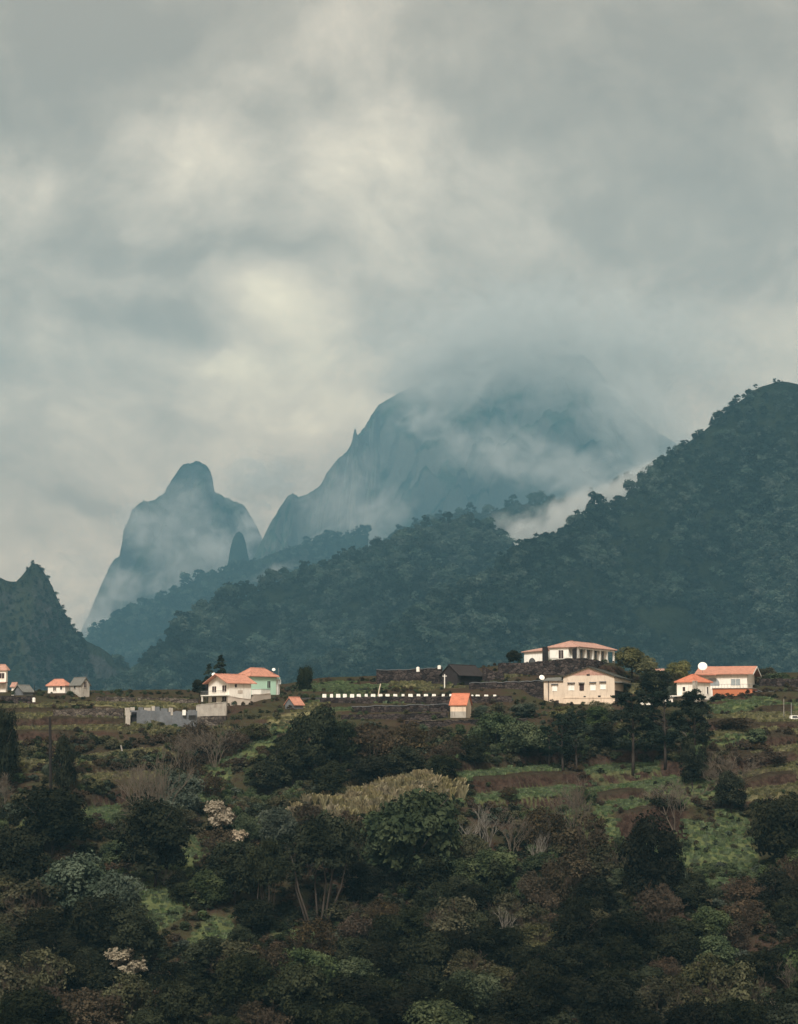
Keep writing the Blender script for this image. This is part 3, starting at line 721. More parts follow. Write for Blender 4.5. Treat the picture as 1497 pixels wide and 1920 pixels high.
M['orange'] = surf('orange painted band', (.50, .17, .08), .8, .15, .8, dirt=(.3, .12, .07, .5))
M['metal'] = surf('grey painted metal', (.22, .22, .22), .5, .15, 2.0)
M['stone'] = None
def tilemat(name, color, axis='X'):
    m, T, out = new_mat(name)
    co = T.add('ShaderNodeTexCoord').outputs['Object']
    c = Vector(color)
    n = T.noise(co, 1.1, 7, .72)[0]
    base = T.ramp(n, [(.3, tuple(Vector((c.x * .50, c.y * .55, c.z * .60)))), (.46, tuple(c * .88)), (.58, tuple(c)), (.75, tuple(Vector((c.x * 1.12, c.y * 1.25, c.z * 1.3))))])
    sp = T.add('ShaderNodeSeparateXYZ', ins={0: co})
    wx = T.math('SINE', T.math('MULTIPLY', sp.outputs[0 if axis == 'X' else 1], 22.0)); wy = T.math('FRACT', T.math('MULTIPLY', sp.outputs[2], 4.5))
    h = T.math('ADD', T.math('MULTIPLY', wx, .5), T.math('MULTIPLY', wy, .5))
    b = T.add('ShaderNodeBump', ins={'Height': h, 'Strength': .5, 'Distance': .06})
    p = T.add('ShaderNodeBsdfPrincipled', ins={'Base Color': base, 'Roughness': .85, 'Normal': b.outputs[0], 'Specular IOR Level': .2})
    T.l.new(p.outputs[0], out.inputs[0]); return m
M['tile_salmon'] = tilemat('salmon clay tiles', (.52, .245, .17)); M['tile_orange'] = tilemat('orange clay tiles', (.54, .195, .115))
M['tile_old'] = tilemat('faded pinkish tiles', (.47, .28, .22)); M['tile_grey'] = tilemat('lichened grey tiles', (.16, .16, .145)); M['tile_dark'] = tilemat('dark mossy tiles', (.06, .06, .05))
def stonemat(name, a, b, sc=1.2):
    m, T, out = new_mat(name)
    co = T.add('ShaderNodeTexCoord').outputs['Object']
    v = T.add('ShaderNodeTexVoronoi', ins={'Vector': T.vmath('MULTIPLY', co, (1, 1, 1.6)), 'Scale': sc})
    e = T.add('ShaderNodeTexVoronoi', feature='DISTANCE_TO_EDGE', ins={'Vector': T.vmath('MULTIPLY', co, (1, 1, 1.6)), 'Scale': sc})
    s = T.add('ShaderNodeSeparateColor', ins={0: v.outputs['Color']}).outputs[0]
    n = T.noise(co, .35, 5, .6)[0]
    c = T.mix(T.maprange(T.math('ADD', T.math('MULTIPLY', s, .5), T.math('MULTIPLY', n, .6)), .25, .85), a, b)
    c = T.mix(T.maprange(e.outputs[0], .09, .0), c, tuple(Vector(a) * .4))
    bp = T.add('ShaderNodeBump', ins={'Height': e.outputs[0], 'Strength': .7, 'Distance': .25})
    p = T.add('ShaderNodeBsdfDiffuse', ins={'Color': c, 'Normal': bp.outputs[0]})
    T.l.new(p.outputs[0], out.inputs[0]); return m
M['stone'] = stonemat('dark basalt stones', (.022, .018, .018), (.075, .06, .055))
M['stone_mid'] = stonemat('grey brown stones', (.05, .04, .035), (.14, .12, .10))

class House:
    """a building given by its nearest corner: left wall runs back-left (local Y), right wall back-right (local X)"""
    def __init__(s, name, label, cat, pxc, pyb, D, theta, pl, pr, py_top, wall, depth_l=None, depth_r=None, sink=2.0):
        s.th = R(theta); s.c = at(pxc, pyb, D); s.l = Vector((-math.cos(s.th), math.sin(s.th))); s.r = Vector((math.sin(s.th), math.cos(s.th)))
        s.root = tag(empty(name, s.c, math.pi / 2 - s.th), label, cat)
        s.wl = depth_l or s.u('L', pl); s.wr = depth_r or s.u('R', pr)
        s.h = at(pxc, py_top, D).z - s.c.z
        s.wall = wall; s.sink = sink
        if wall: s.body = MB().box(0, s.wr, 0, s.wl, -sink, s.h)
    def u(s, side, px):
        t = (px - 748.5) / F; d = s.l if side == 'L' else s.r
        # x / (forward) = t with forward measured along the view axis; rows matter little
        k = CP + SP * (s.c.z / s.c.y)
        return (t * k * s.c.y - s.c.x) / (d.x - t * k * d.y)
    def zz(s, side, px, py):
        u = s.u(side, px); d = s.l if side == 'L' else s.r
        return at(px, py, s.c.y + u * d.y).z - s.c.z
    def finish(s, name='wall'):
        return s.body.build(name, s.wall, s.root)
    def bx(s, side, u0, u1, n0, n1, z0, z1, mb=None):
        """box on a face: u along it, n outwards"""
        mb = mb or MB(); u0, u1 = sorted((u0, u1))
        return mb.box(-n1, -n0, u0, u1, z0, z1) if side == 'L' else mb.box(u0, u1, -n1, -n0, z0, z1)
    def win(s, side, px0, px1, py0, py1, pane='glass', frame='bright_white', name='window', fr=.09, bars=True, proud=.07):
        u0, u1 = s.u(side, px0), s.u(side, px1); z1, z0 = s.zz(side, (px0 + px1) / 2, py0), s.zz(side, (px0 + px1) / 2, py1)
        u0, u1 = sorted((u0, u1)); m = MB()
        s.bx(side, u0 - fr, u0, -.05, proud, z0 - fr, z1 + fr, m); s.bx(side, u1, u1 + fr, -.05, proud, z0 - fr, z1 + fr, m)
        s.bx(side, u0, u1, -.05, proud, z1, z1 + fr, m); s.bx(side, u0, u1, -.05, proud + .04, z0 - fr, z0, m)
        if bars and u1 - u0 > .7: s.bx(side, (u0 + u1) / 2 - .03, (u0 + u1) / 2 + .03, -.05, proud - .02, z0, z1, m)
        f = m.build(name, M[frame], s.root)
        s.bx(side, u0, u1, -.04, .02, z0, z1).build('pane' if name == 'window' else 'panel', M[pane], f)
        return f
    def part(s, name, mat, side, px0, px1, py0, py1, n0, n1, parent=None):
        z1, z0 = s.zz(side, (px0 + px1) / 2, py0), s.zz(side, (px0 + px1) / 2, py1)
        return s.bx(side, s.u(side, px0), s.u(side, px1), n0, n1, z0, z1).build(name, M[mat], parent or s.root)
    def gable(s, along, rise, mat, over=.5, side_over=.4, th=.16, z=None, x0=0, x1=None, y0=0, y1=None, infill=True, name='roof', shift=.5):
        x1 = s.wr if x1 is None else x1; y1 = s.wl if y1 is None else y1; z = s.h if z is None else z
        if along == 'X': a0, a1, b0, b1 = x0 - side_over, x1 + side_over, y0, y1; P = lambda a, b, c: (a, b, c)
        else: a0, a1, b0, b1 = y0 - side_over, y1 + side_over, x0, x1; P = lambda a, b, c: (b, a, c)
        bm_ = b0 + (b1 - b0) * shift; e = .01
        k1 = rise / (bm_ - b0); k2 = rise / (b1 - bm_)
        sec = [(b0 - over, z - over * k1), (bm_, z + rise), (b1 + over, z - over * k2), (b1 + over, z - over * k2 + th), (bm_, z + rise + th), (b0 - over, z - over * k1 + th)]
        m = MB(); m.prism([P(a0, b, c) for b, c in sec], Vector(P(a1 - a0, 0, 0)))
        r = m.build(name, M[mat], s.root)
        if infill:
            tri = [(b0, z), (b1, z), (bm_, z + rise - e)]
            s.body.prism([P(a0 + side_over, b, c) for b, c in tri], Vector(P(a1 - a0 - 2 * side_over, 0, 0)))
        rt = MB(); rt.tube([P(a0, bm_, z + rise + th), P(a1, bm_, z + rise + th)], .13, 6); rt.build('ridge_cap', M[mat], r)
        return r
    def hip(s, rise, mat, over=.5, z=None, inset=None, th=.16, x0=0, x1=None, y0=0, y1=None, name='roof'):
        x1 = s.wr if x1 is None else x1; y1 = s.wl if y1 is None else y1; z = (s.h if z is None else z) - .05
        x0 -= over; y0 -= over; x1 += over; y1 += over
        w, d = x1 - x0, y1 - y0; i = (min(w, d) / 2 if inset is None else inset)
        if w > d: ra, rb = (x0 + i, (y0 + y1) / 2), (x1 - i, (y0 + y1) / 2)
        else: ra, rb = ((x0 + x1) / 2, y0 + i), ((x0 + x1) / 2, y1 - i)
        pts = [(x0, y0, z), (x1, y0, z), (x1, y1, z), (x0, y1, z), (x0, y0, z + th), (x1, y0, z + th), (x1, y1, z + th), (x0, y1, z + th), (*ra, z + rise + th), (*rb, z + rise + th)]
        if w > d: top = [(4, 5, 9, 8), (5, 6, 9), (6, 7, 8, 9), (7, 4, 8)]
        else: top = [(4, 5, 8), (5, 6, 9, 8), (6, 7, 9), (7, 4, 8, 9)]
        r = MB().poly(pts, [(3, 2, 1, 0), (0, 1, 5, 4), (1, 2, 6, 5), (2, 3, 7, 6), (3, 0, 4, 7)] + top).build(name, M[mat], s.root)
        rc = MB(); P = [Vector(p) for p in pts]
        rc.tube([P[8], P[9]], .12, 5)
        for a, b in (((4, 8), (5, 9), (6, 9), (7, 8)) if w > d else ((4, 8), (5, 8), (6, 9), (7, 9))): rc.tube([P[a], P[b]], .11, 5)
        rc.build('ridge_cap', M[mat], r)
        return r

def satellite_dish(p, r, label, az=0, pole=1.0):
    e = tag(empty('satellite_dish', p, az), label, 'satellite dish')
    MB().tube([(0, 0, 0), (0, 0, pole)], .05, 6).build('mast', M['metal'], e)
    prof = [(r * t, .28 * r * t * t) for t in (0, .25, .5, .75, 1)] + [(r, .28 * r + .03), (r * .5, .28 * r * .25 + .04), (0, .04)]
    m = MB().lathe(prof, (0, 0, 0), 20)
    mt = Matrix.Rotation(R(62), 4, 'X'); m.v = [tuple(mt @ Vector(v) + Vector((0, -.1, pole))) for v in m.v]
    d = m.build('dish', M['bright_white'], e, True)
    MB().tube([(0, -.15, pole - r * .8), (0, -r * 1.1, pole + .1)], .03, 5).build('feed_arm', M['metal'], e)

# two storey white house
h = House('white_house', 'two storey white house with salmon gable roof and balcony, beside the mint green house', 'house', 430, 1320, 430, 48, 391, 471, 1279, M['white'])
h.gable('X', 1.75, 'tile_salmon', over=.7, side_over=1.2)
h.finish()
for w in [(398, 406, 1287, 1298), (417, 425, 1285, 1297), (398, 406, 1307, 1319), (417, 425, 1306, 1318)]: h.win('L', *w, pane='shutter', frame='white')
h.win('R', 440, 444, 1283, 1289, bars=False, pane='shutter'); h.part('wall_plaque', 'wall_beige', 'R', 446, 455, 1294, 1300, -.02, .06)
zb = h.zz('L', 410, 1303)
sl = h.bx('L', -.4, h.wl + .9, -.02, 1.5, zb - .22, zb).build('balcony', M['bright_white'], h.root)
m = MB(); h.bx('L', -.4, h.wl + .9, 1.42, 1.48, zb + .85, zb + .92, m)
for k in range(22): h.bx('L', -.35 + k * (h.wl + 1.2) / 21, -.31 + k * (h.wl + 1.2) / 21, 1.43, 1.47, zb, zb + .85, m)
m.build('railing', M['metal'], sl)
h.bx('L', h.wl + .55, h.wl + .75, 1.1, 1.4, -2, zb - .22).build('post', M['white'], sl)
h.part('upper_screen', 'dark', 'L', 383, 390, 1284, 1301, -1.2, -.4)
m = MB(); [h.bx('R', h.wr * t - .35, h.wr * t + .35, -.05, .5, h.h - 3.95, h.h - 3.75, m) for t in (.55,)]
m.build('window_ledge', M['white'], h.root)
ap = h.root.matrix_world
satellite_dish(Vector(h.c) + Vector((h.l.x * h.wl * .75, h.l.y * h.wl * .75, h.h + 1.1)), .45, 'small dish on the ridge of the two storey white house', 0, .7)

# mint green house
h = House('mint_house', 'mint green house with hipped salmon roof behind the two storey white house', 'house', 470, 1306, 446, 40, 447, 518, 1268, M['mint'])
h.hip(1.95, 'tile_salmon', over=.55); h.finish()
h.win('R', 501, 507, 1277, 1290, pane='shutter', frame='mint', name='door'); h.win('L', 458, 463, 1277, 1288, pane='glass')
m = MB(); m.box(h.wr, h.wr + 1.6, .4, h.wl - .6, -2, h.h - .2); m.build('bay', M['bright_white'], h.root)
MB().box(h.wr + .2, h.wr + 1.7, .3, 1.6, h.h - .35, h.h - .02).build('bay_cornice', M['turquoise'], h.root)
h.win('R', 522, 526, 1275, 1282, pane='glass_pale', frame='bright_white')
m = MB(); m.tube([(h.wr + .6, -.2, -1), (h.wr + .6, -.2, h.h + 2.2)], .05, 6); m.build('aerial_pole', M['metal'], h.root)
satellite_dish(Vector(h.c) + Vector((h.r.x * h.wr * .9, h.r.y * h.wr * .9, h.h + .6)), .4, 'small dish on the roof of the mint green house', 0, 1.1)

def ribbon(name, label, cat, pts, mat, th=.45, cap=None, capname='coping', seed=1, rough=.06, kind=None, deep=1.5, group=None):
    """a wall through (px, py_top, py_bottom, distance) points; its length is cut into short bays with a slightly uneven top"""
    T_ = []; rs = random.Random(seed)
    for (a, b) in zip(pts[:-1], pts[1:]):
        n = max(1, int(abs(b[0] - a[0]) / 7))
        for k in range(n):
            t = k / n; T_.append([a[i] + (b[i] - a[i]) * t for i in range(4)])
    T_.append(list(pts[-1]))
    top = [at(p[0], p[1], p[3]) + Vector((0, 0, rs.uniform(-rough, rough))) for p in T_]
    bot = [at(p[0], p[2], p[3]) for p in T_]
    c = top[0].copy(); c.z = bot[0].z
    e = tag(empty(name, c), label, cat, group)
    V = []; n = len(top)
    for p, q in zip(top, bot):
        j = rs.uniform(-rough, rough)
        V += [Vector((p.x, p.y + j, q.z - deep)) - c, Vector((p.x, p.y + j + .05, p.z)) - c, Vector((p.x, p.y + th, p.z)) - c, Vector((p.x, p.y + th, q.z - deep)) - c]
    Fc = [(0, 3, 2, 1), tuple(4 * (n - 1) + k for k in range(4))]
    for i in range(n - 1):
        for k in range(4): Fc.append((4 * i + k, 4 * i + (k + 1) % 4, 4 * i + 4 + (k + 1) % 4, 4 * i + 4 + k))
    MB().poly(V, Fc).build('masonry', M[mat], e)
    if cap:
        m = MB()
        for i in range(n - 1):
            a = top[i] - c; b = top[i + 1] - c
            m.poly([a + Vector((0, -.08, .004)), b + Vector((0, -.08, .004)), b + Vector((0, th + .06, .004)), a + Vector((0, th + .06, .004)),
                    a + Vector((0, -.08, .14)), b + Vector((0, -.08, .14)), b + Vector((0, th + .06, .14)), a + Vector((0, th + .06, .14))],
                   [(3, 2, 1, 0), (4, 5, 6, 7), (0, 1, 5, 4), (1, 2, 6, 5), (2, 3, 7, 6), (3, 0, 4, 7)])
        m.build(capname, M[cap], e)
    return e
ribbon('retaining_wall', 'smooth beige retaining wall under the side of the two storey white house', 'wall', [(427, 1306, 1336, 424), (470, 1312, 1334, 428), (476, 1303, 1331, 429), (508, 1301, 1322, 436)], 'wall_beige', cap='wall_beige')
ribbon('balustrade', 'white and turquoise terrace parapet on the beige wall before the mint house', 'parapet', [(472, 1292, 1302, 430), (490, 1292, 1302, 432), (507, 1293, 1301, 436)], 'bright_white', cap='turquoise', deep=.05, th=.2, rough=0)
ribbon('terrace_base', 'stained concrete terrace base below the balcony of the white house', 'wall', [(368, 1323, 1362, 418), (386, 1321, 1364, 417), (398, 1319, 1366, 416), (425, 1317, 1360, 417)], 'concrete_light', cap='concrete_light', th=2.5)
ribbon('footing_wall', 'brownish stone footing under the stained concrete terrace', 'wall', [(368, 1344, 1376, 415.5), (398, 1342, 1378, 413.8), (424, 1342, 1364, 414.5)], 'stone_mid', th=2.0)
# roofless block building
h = House('block_ruin', 'roofless grey block building with a dark doorway, left of the white house', 'ruin', 262, 1362, 407, 14, 236, 372, 1332, None, depth_l=2.4)
h = None
e = ribbon('ruined_building', 'roofless grey concrete block building with ragged top left of the white house', 'ruin', [(257, 1331, 1362, 405), (300, 1333, 1361, 406), (340, 1334, 1360, 407), (370, 1333, 1358, 408)], 'concrete', th=.3, rough=.18)
c0 = Vector(e.location)
def rel(px, py, y): return at(px, py, y) - c0
rs = random.Random(5)
for k, (a, b, t, mt) in enumerate([(234, 243, 1327, 'concrete_light'), (244, 252, 1326, 'concrete_light'), (259, 268, 1326, 'concrete'), (270, 282, 1327, 'concrete_light'), (284, 290, 1324, 'concrete_light'), (290, 299, 1325, 'concrete'), (301, 314, 1328, 'concrete'), (316, 324, 1327, 'concrete_light'), (342, 348, 1331, 'bright_white'), (352, 366, 1331, 'concrete')]):
    p = rel(a, t, 406); q = rel(b, 1341, 406)
    MB().box(p.x, q.x, p.y + .5, p.y + .75, q.z, p.z).build('block_stub', M[mt], e)
p = rel(236, 1332, 405); q = rel(256, 1362, 405)
MB().box(p.x, p.x + 1.0, p.y, p.y + .3, q.z - 1, p.z).build('pier', M['concrete_light'], e)
MB().box(p.x + 1.0, q.x, p.y + 1.2, p.y + 1.4, q.z - 1, p.z - .1).build('doorway', M['dark'], e)
MB().box(p.x + .9, q.x + .1, p.y, p.y + .35, p.z - .35, p.z).build('lintel', M['concrete'], e)

# bungalow on the mound
h = House('white_bungalow', 'long white bungalow with arcade and low pink roof on top of the central mound', 'house', 1085, 1233, 456, 30, 1031, 1153, 1213, M['bright_white'])
wl, wr, H = h.wl, h.wr, h.h
h.body = MB().box(1.6, wr, 1.8, wl, -2, H)                      # inner volume; the right side is an open arcade
h.body.box(0, wr, 1.6, wl, -2, .05).box(0, 1.6, 2.6, wl, -2, H)
h.hip(1.5, 'tile_old', over=.5, inset=4); h.finish()
n_ = 5
for k in range(n_ + 1):
    x = k * (wr - .55) / n_
    MB().box(x, x + .55, 0, .35, -1.8, H - .45).build('arcade_pillar', M['bright_white'], h.root)
MB().box(0, wr, 0, .35, H - .44, H - .06).build('arcade_beam', M['bright_white'], h.root)
for k in range(n_):
    x = k * (wr - .55) / n_ + .8
    f = MB().box(x, x + .09, 1.70, 1.79, 0, 2.1).box(x + 1.1, x + 1.2, 1.70, 1.79, 0, 2.1).box(x + .09, x + 1.1, 1.70, 1.79, 2.1, 2.2).build('window', M['metal'], h.root)
    MB().box(x + .1, x + 1.1, 1.74, 1.795, .05, 2.1).build('pane', M['glass'], f)
h.win('L', 1048, 1057, 1219, 1235, pane='shutter', frame='bright_white', name='door')
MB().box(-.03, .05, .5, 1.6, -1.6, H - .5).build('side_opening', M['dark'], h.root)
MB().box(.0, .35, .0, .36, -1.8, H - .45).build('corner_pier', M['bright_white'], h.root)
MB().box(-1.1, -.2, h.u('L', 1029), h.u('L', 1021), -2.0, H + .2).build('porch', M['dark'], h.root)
y0, y1 = h.u('L', 1020), h.u('L', 982)
MB().box(.3, 5.5, y0, y1, -2.5, H - .75).build('side_wing', M['bright_white'], h.root)
MB().poly([(-.3, y0, H - .75), (6, y0, H - .75), (6, y1 + .5, H - 1.0), (-.3, y1 + .5, H - 1.0), (-.3, y0, H - .55), (3, y0, H + .35), (6, y0, H - .55), (-.3, y1 + .5, H - .82), (3, y1 - 1.5, H - .1), (6, y1 + .5, H - .82)],
          [(3, 2, 1, 0), (0, 1, 6, 5, 4), (4, 5, 8, 7), (5, 6, 9, 8), (7, 8, 9), (0, 4, 7, 3), (1, 2, 9, 6), (2, 3, 7, 9)]).build('wing_roof', M['tile_old'], h.root)
m = MB()
ya, yb = h.u('L', 1004), h.u('L', 990)
for k in range(9):
    a0, a1 = math.pi * k / 8, 0
m.prism([(.27, (ya + yb) / 2 + (yb - ya) / 2 * math.cos(math.pi * k / 10), -1.3 + 1.5 * math.sin(math.pi * k / 10)) for k in range(11)], (.1, 0, 0))
m.build('arched_opening', M['glass'], h.root)
MB().box(wr * .3, wr * .3 + .5, wl * .6, wl * .6 + .5, H + .5, H + 1.9).build('chimney', M['tile_old'], h.root)
ribbon('stone_wall', 'dark stone terrace wall carrying the white bungalow on the mound', 'wall', [(935, 1243, 1252, 452), (980, 1243, 1253, 451), (1030, 1238, 1254, 450), (1085, 1233, 1256, 449), (1120, 1237, 1262, 452), (1140, 1243, 1262, 456)], 'stone', th=2.0, rough=.12)

# beige villa
h = House('beige_villa', 'big weathered beige villa with low gable and four blind white windows', 'house', 1153, 1324, 425, 14, 1020, 1188, 1268, M['beige'])
wl, wr, H = h.wl, h.wr, h.h
um = h.u('L', 1057); Hw = h.zz('L', 1040, 1277)
h.body = MB().box(0, wr, 0, um, -2, H).box(.25, wr * .8, um, wl, -2, Hw)
h.gable('X', 2.05, 'tile_dark', over=.55, side_over=.5, y1=um, shift=.5); h.finish()
MB().poly([(-.2, um, Hw), (wr * .8, um, Hw), (wr * .8, wl + .3, Hw), (-.2, wl + .3, Hw), (-.2, um, Hw + .15), (2.4, um, Hw + .95), (wr * .8, um, Hw + .95), (wr * .8, wl + .3, Hw + .8), (2.4, wl - .5, Hw + .8), (-.2, wl + .3, Hw + .15)],
          [(3, 2, 1, 0), (4, 9, 8, 5), (5, 8, 7, 6), (0, 4, 5, 6, 1), (3, 9, 4, 0), (2, 7, 8, 9, 3), (1, 6, 7, 2)]).build('lower_roof', M['tile_grey'], h.root)
m = MB(); m.prism([(-.03, 1.6, H + .25), (-.03, um - 1.6, H + .25), (-.03, um / 2, H + 1.6)], (.05, 0, 0)); m.build('gable_panel', M['tile_old'], h.root)
zp = h.zz('L', 1100, 1308)
h.bx('L', -.05, um, -.02, .12, -2, zp).build('plinth', M['beige_light'], h.root); h.bx('L', um, wl, -.27, -.13, -2, zp).build('plinth', M['beige_light'], h.root)
h.bx('L', -.08, um + .02, .13, .22, zp - .12, zp + .06).build('ledge', M['beige_light'], h.root)
for k, (a, b, t, bt) in enumerate([(1067, 1077, 1283, 1294), (1088, 1095, 1283, 1294), (1108, 1117, 1282, 1294), (1127, 1136, 1281, 1292)]):
    f = h.win('L', a, b, t, bt, pane='shutter' if k == 1 else 'bright_white', frame='shutter' if k == 1 else 'white')
    u0, u1 = sorted((h.u('L', a - 2), h.u('L', b + 2))); z = h.zz('L', a, t)
    h.bx('L', u0, u1, .0, .55, z + .22, z + .40).build('window_hood', M['concrete'], f)
f = h.bx('L', h.u('L', 1036), h.u('L', 1045), -.27, -.17, h.zz('L', 1040, 1296), h.zz('L', 1040, 1284)).build('window', M['bright_white'], h.root)
h.bx('L', h.u('L', 1034), h.u('L', 1047), -.25, .2, h.zz('L', 1040, 1284) + .05, h.zz('L', 1040, 1284) + .25).build('window_hood', M['concrete'], f)
for (a, b, t, bt) in [(1101, 1107, 1264, 1267), (1095, 1099, 1305, 1309), (1122, 1127, 1304, 1308)]:
    h.part('vent_opening', 'dark', 'L', a, b, t, bt, .02, .2 if t > 1300 else .06)
h.part('cellar_door', 'shutter', 'L', 1042, 1048, 1313, 1323, -.2, -.08)
m = MB(); u = h.u('L', 1029); m.tube([(.12, u, -1.5), (.12, u, Hw)], .09, 6); m.build('downpipe', M['shutter'], h.root)
m = MB(); m.box(wr * .15, wr * .15 + .1, -.1, 0, 0, 0.1)
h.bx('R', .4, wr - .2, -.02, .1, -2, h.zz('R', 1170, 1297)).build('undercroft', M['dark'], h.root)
h.bx('R', .2, wr + .2, .0, 1.6, H - 1.4, H - 1.15).build('side_porch_roof', M['tile_grey'], h.root)
satellite_dish(at(1016, 1277, 424), .62, 'white dish at the left eaves of the beige villa', .2, .7)

# two houses at the right
h = House('small_white_house', 'small white house with orange hipped roof and pale corner pillar between the pines', 'house', 1304, 1321, 424, 40, 1270, 1333, 1279, M['white'])
h.hip(1.7, 'tile_orange', over=.45, inset=3.2); h.finish()
MB().box(-.45, .35, -.45, .35, -2, h.h + .3).build('corner_pillar', M['concrete_light'], h.root)
h.win('L', 1281, 1286, 1288, 1296, pane='shutter'); h.win('R', 1326, 1329, 1288, 1301, pane='shutter'); h.part('string_course', 'concrete_light', 'R', 1307, 1332, 1311, 1313, 0, .35)
h.part('terrace', 'white', 'L', 1266, 1302, 1304, 1306, 0, 2.2)
h = House('red_roof_house', 'house with long salmon roof, arched window and orange band over an open undercroft', 'house', 1402, 1318, 438, 16, 1316, 1416, 1263, M['white'])
wl, wr, H = h.wl, h.wr, h.h
zf = h.zz('L', 1370, 1291); zu = h.zz('L', 1370, 1305)
h.body = MB().box(0, wr, 0, wl, zf, H)
rf = h.gable('Y', 1.75, 'tile_salmon', over=.9, side_over=1.5); h.finish()
yl = h.u('L', 1338)
MB().box(-1.1, wr, -1.2, yl, zu, zf).build('orange_band', M['orange'], h.root)
MB().box(-1.35, wr, -1.4, yl + .1, zf, zf + .14).build('terrace_slab', M['concrete_light'], h.root)
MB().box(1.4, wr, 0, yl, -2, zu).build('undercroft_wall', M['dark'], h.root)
for px in (1378, 1411): 
    u = h.u('L', px); MB().box(-.95, -.55, u - .25, u + .25, -2, zu).build('pillar', M['white'], h.root)
MB().box(-1.0, wr, yl, wl, -2, zf).build('lower_storey', M['white'], h.root)
h.win('L', 1372, 1389, 1273, 1285, pane='glass_pale', frame='white')
ya, yb = h.u('L', 1350), h.u('L', 1324); z0 = h.zz('L', 1338, 1286)
m = MB(); m.prism([(-.02, ya, z0)] + [(-.02, (ya + yb) / 2 + (ya - yb) / 2 * math.cos(math.pi * k / 12), z0 + .55 + 1.35 * math.sin(math.pi * k / 12)) for k in range(13)] + [(-.02, yb, z0)], (.06, 0, 0))
m.build('arched_window', M['glass_pale'], h.root)
MB().box(-1.6, -.1, h.u('L', 1346), h.u('L', 1314), H - .35, H - .12).build('canopy_roof', M['tile_salmon'], h.root)
bw = MB()
for y_ in (-1.5,):
    bw.prism([(-.9, y_ - .06, H - .35), (wr / 2, y_ - .06, H + 1.62), (wr + .9, y_ - .06, H - .35), (wr + .9, y_ - .06, H + .02), (wr / 2, y_ - .06, H + 1.98), (-.9, y_ - .06, H + .02)], (0, .06, 0))
bw.build('barge_board', M['bright_white'], rf)
m = MB(); m.tube([(-1.2, -1.3, zf + .95), (-1.2, yl, zf + .95)], .04, 5); m.tube([(-1.2, -1.3, zf + .95), (wr, -1.3, zf + .95)], .04, 5)
for k in range(14): m.tube([(-1.2, -1.3 + k * (yl + 1.3) / 13, zf + .1), (-1.2, -1.3 + k * (yl + 1.3) / 13, zf + .95)], .025, 4)
m.build('railing', M['metal'], h.root)
satellite_dish(at(1318, 1262, 434), 1.05, 'large white dish standing left of the long salmon roof', -.15, 1.4)

# left village edge
h = House('edge_house', 'two storey white house with pink roof cut by the left edge of the picture', 'house', 12, 1298, 452, 70, -8, 14.5, 1258, M['white'], depth_l=7, depth_r=3)
h = None
def simple(name, label, pxc, pyb, D, th, pl, pr, pt, wall, roof, rise, kind, wins=(), along='X', over=.4, cat='house', dl=None, dr=None, so=.3):
    q = House(name, label, cat, pxc, pyb, D, th, pl, pr, pt, M[wall], depth_l=dl, depth_r=dr)
    if kind == 'hip': q.hip(rise, roof, over=over)
    else: q.gable(along, rise, roof, over=over, side_over=so)
    q.finish()
    for (sd, a, b, t, bt, pane) in wins: q.win(sd, a, b, t, bt, pane=pane, frame='white' if wall == 'white' else 'concrete_light')
    return q
for o in [o for o in bpy.data.objects if o.name.startswith(('block_ruin', 'edge_house'))]: bpy.data.objects.remove(o)
q = simple('edge_house', 'two storey white house with pink roof at the left edge above the dark shed', 11, 1298, 452, 12, -45, 14, 1257, 'white', 'tile_old', 1.3, 'hip', [('L', -2, 8, 1262, 1272, 'shutter')])
q.part('porch_roof', 'tile_old', 'L', -40, 14, 1279, 1281, 0, 1.6); q.part('door', 'dark', 'L', -8, 0, 1284, 1297, -.02, .05)
simple('white_outhouse', 'tiny white outhouse with pink roof between the edge house and dark shed', 29, 1296, 447, 35, 22, 33, 1285, 'white', 'tile_old', .5, 'gable', (), 'Y', .3, 'outbuilding')
simple('dark_shed', 'dark gabled shed with grey roof, right of the edge house', 43, 1306, 438, 45, 26, 62, 1296, 'concrete', 'tile_grey', 1.3, 'gable', (), 'X', .4, 'shed')
simple('salmon_house', 'low white house with salmon hipped roof beside the grey stone house', 122, 1300, 456, 20, 90, 131, 1286, 'white', 'tile_salmon', 1.5, 'hip', [('L', 100, 105, 1288, 1295, 'shutter'), ('L', 113, 117, 1286, 1293, 'glass')])
simple('stone_house', 'narrow pale house with lichened grey roof at the end of the left village', 152, 1304, 450, 42, 132, 168, 1283, 'concrete_light', 'tile_grey', 1.5, 'gable', [('L', 139, 142, 1286, 1291, 'dark'), ('R', 157, 162, 1278, 1289, 'shutter')], 'Y', .3)
q = simple('tool_shed', 'small dark shed with pink roof on the grass right of the mint house', 551, 1330, 417, 48, 535, 569, 1320, 'concrete', 'tile_salmon', 1.35, 'gable', (), 'X', .35, 'shed', so=.2)
q = simple('orange_roof_shed', 'small beige shed with bright orange roof below the row of white stones', 874, 1347, 401, 12, 845, 884, 1321, 'beige_light', 'tile_orange', 2.2, 'gable', (), 'Y', .3, 'shed')
q.part('lower_band', 'concrete_light', 'L', 845, 874, 1334, 1346, -.01, .08)
q = simple('dark_barn', 'black open timber barn behind the terraces, left of the mound', 858, 1287, 444, 40, 829, 905, 1262, 'timber', 'timber', 1.9, 'gable', (), 'X', .8, 'barn')
q.part('doorway', 'dark', 'R', 864, 884, 1265, 1286, -.02, .05)
simple('far_cottage', 'tiny cottage with salmon roof far back between the olive trees', 1243, 1268, 480, 18, 1222, 1247, 1262, 'white', 'tile_old', .9, 'gable', (), 'Y', .3, 'cottage')
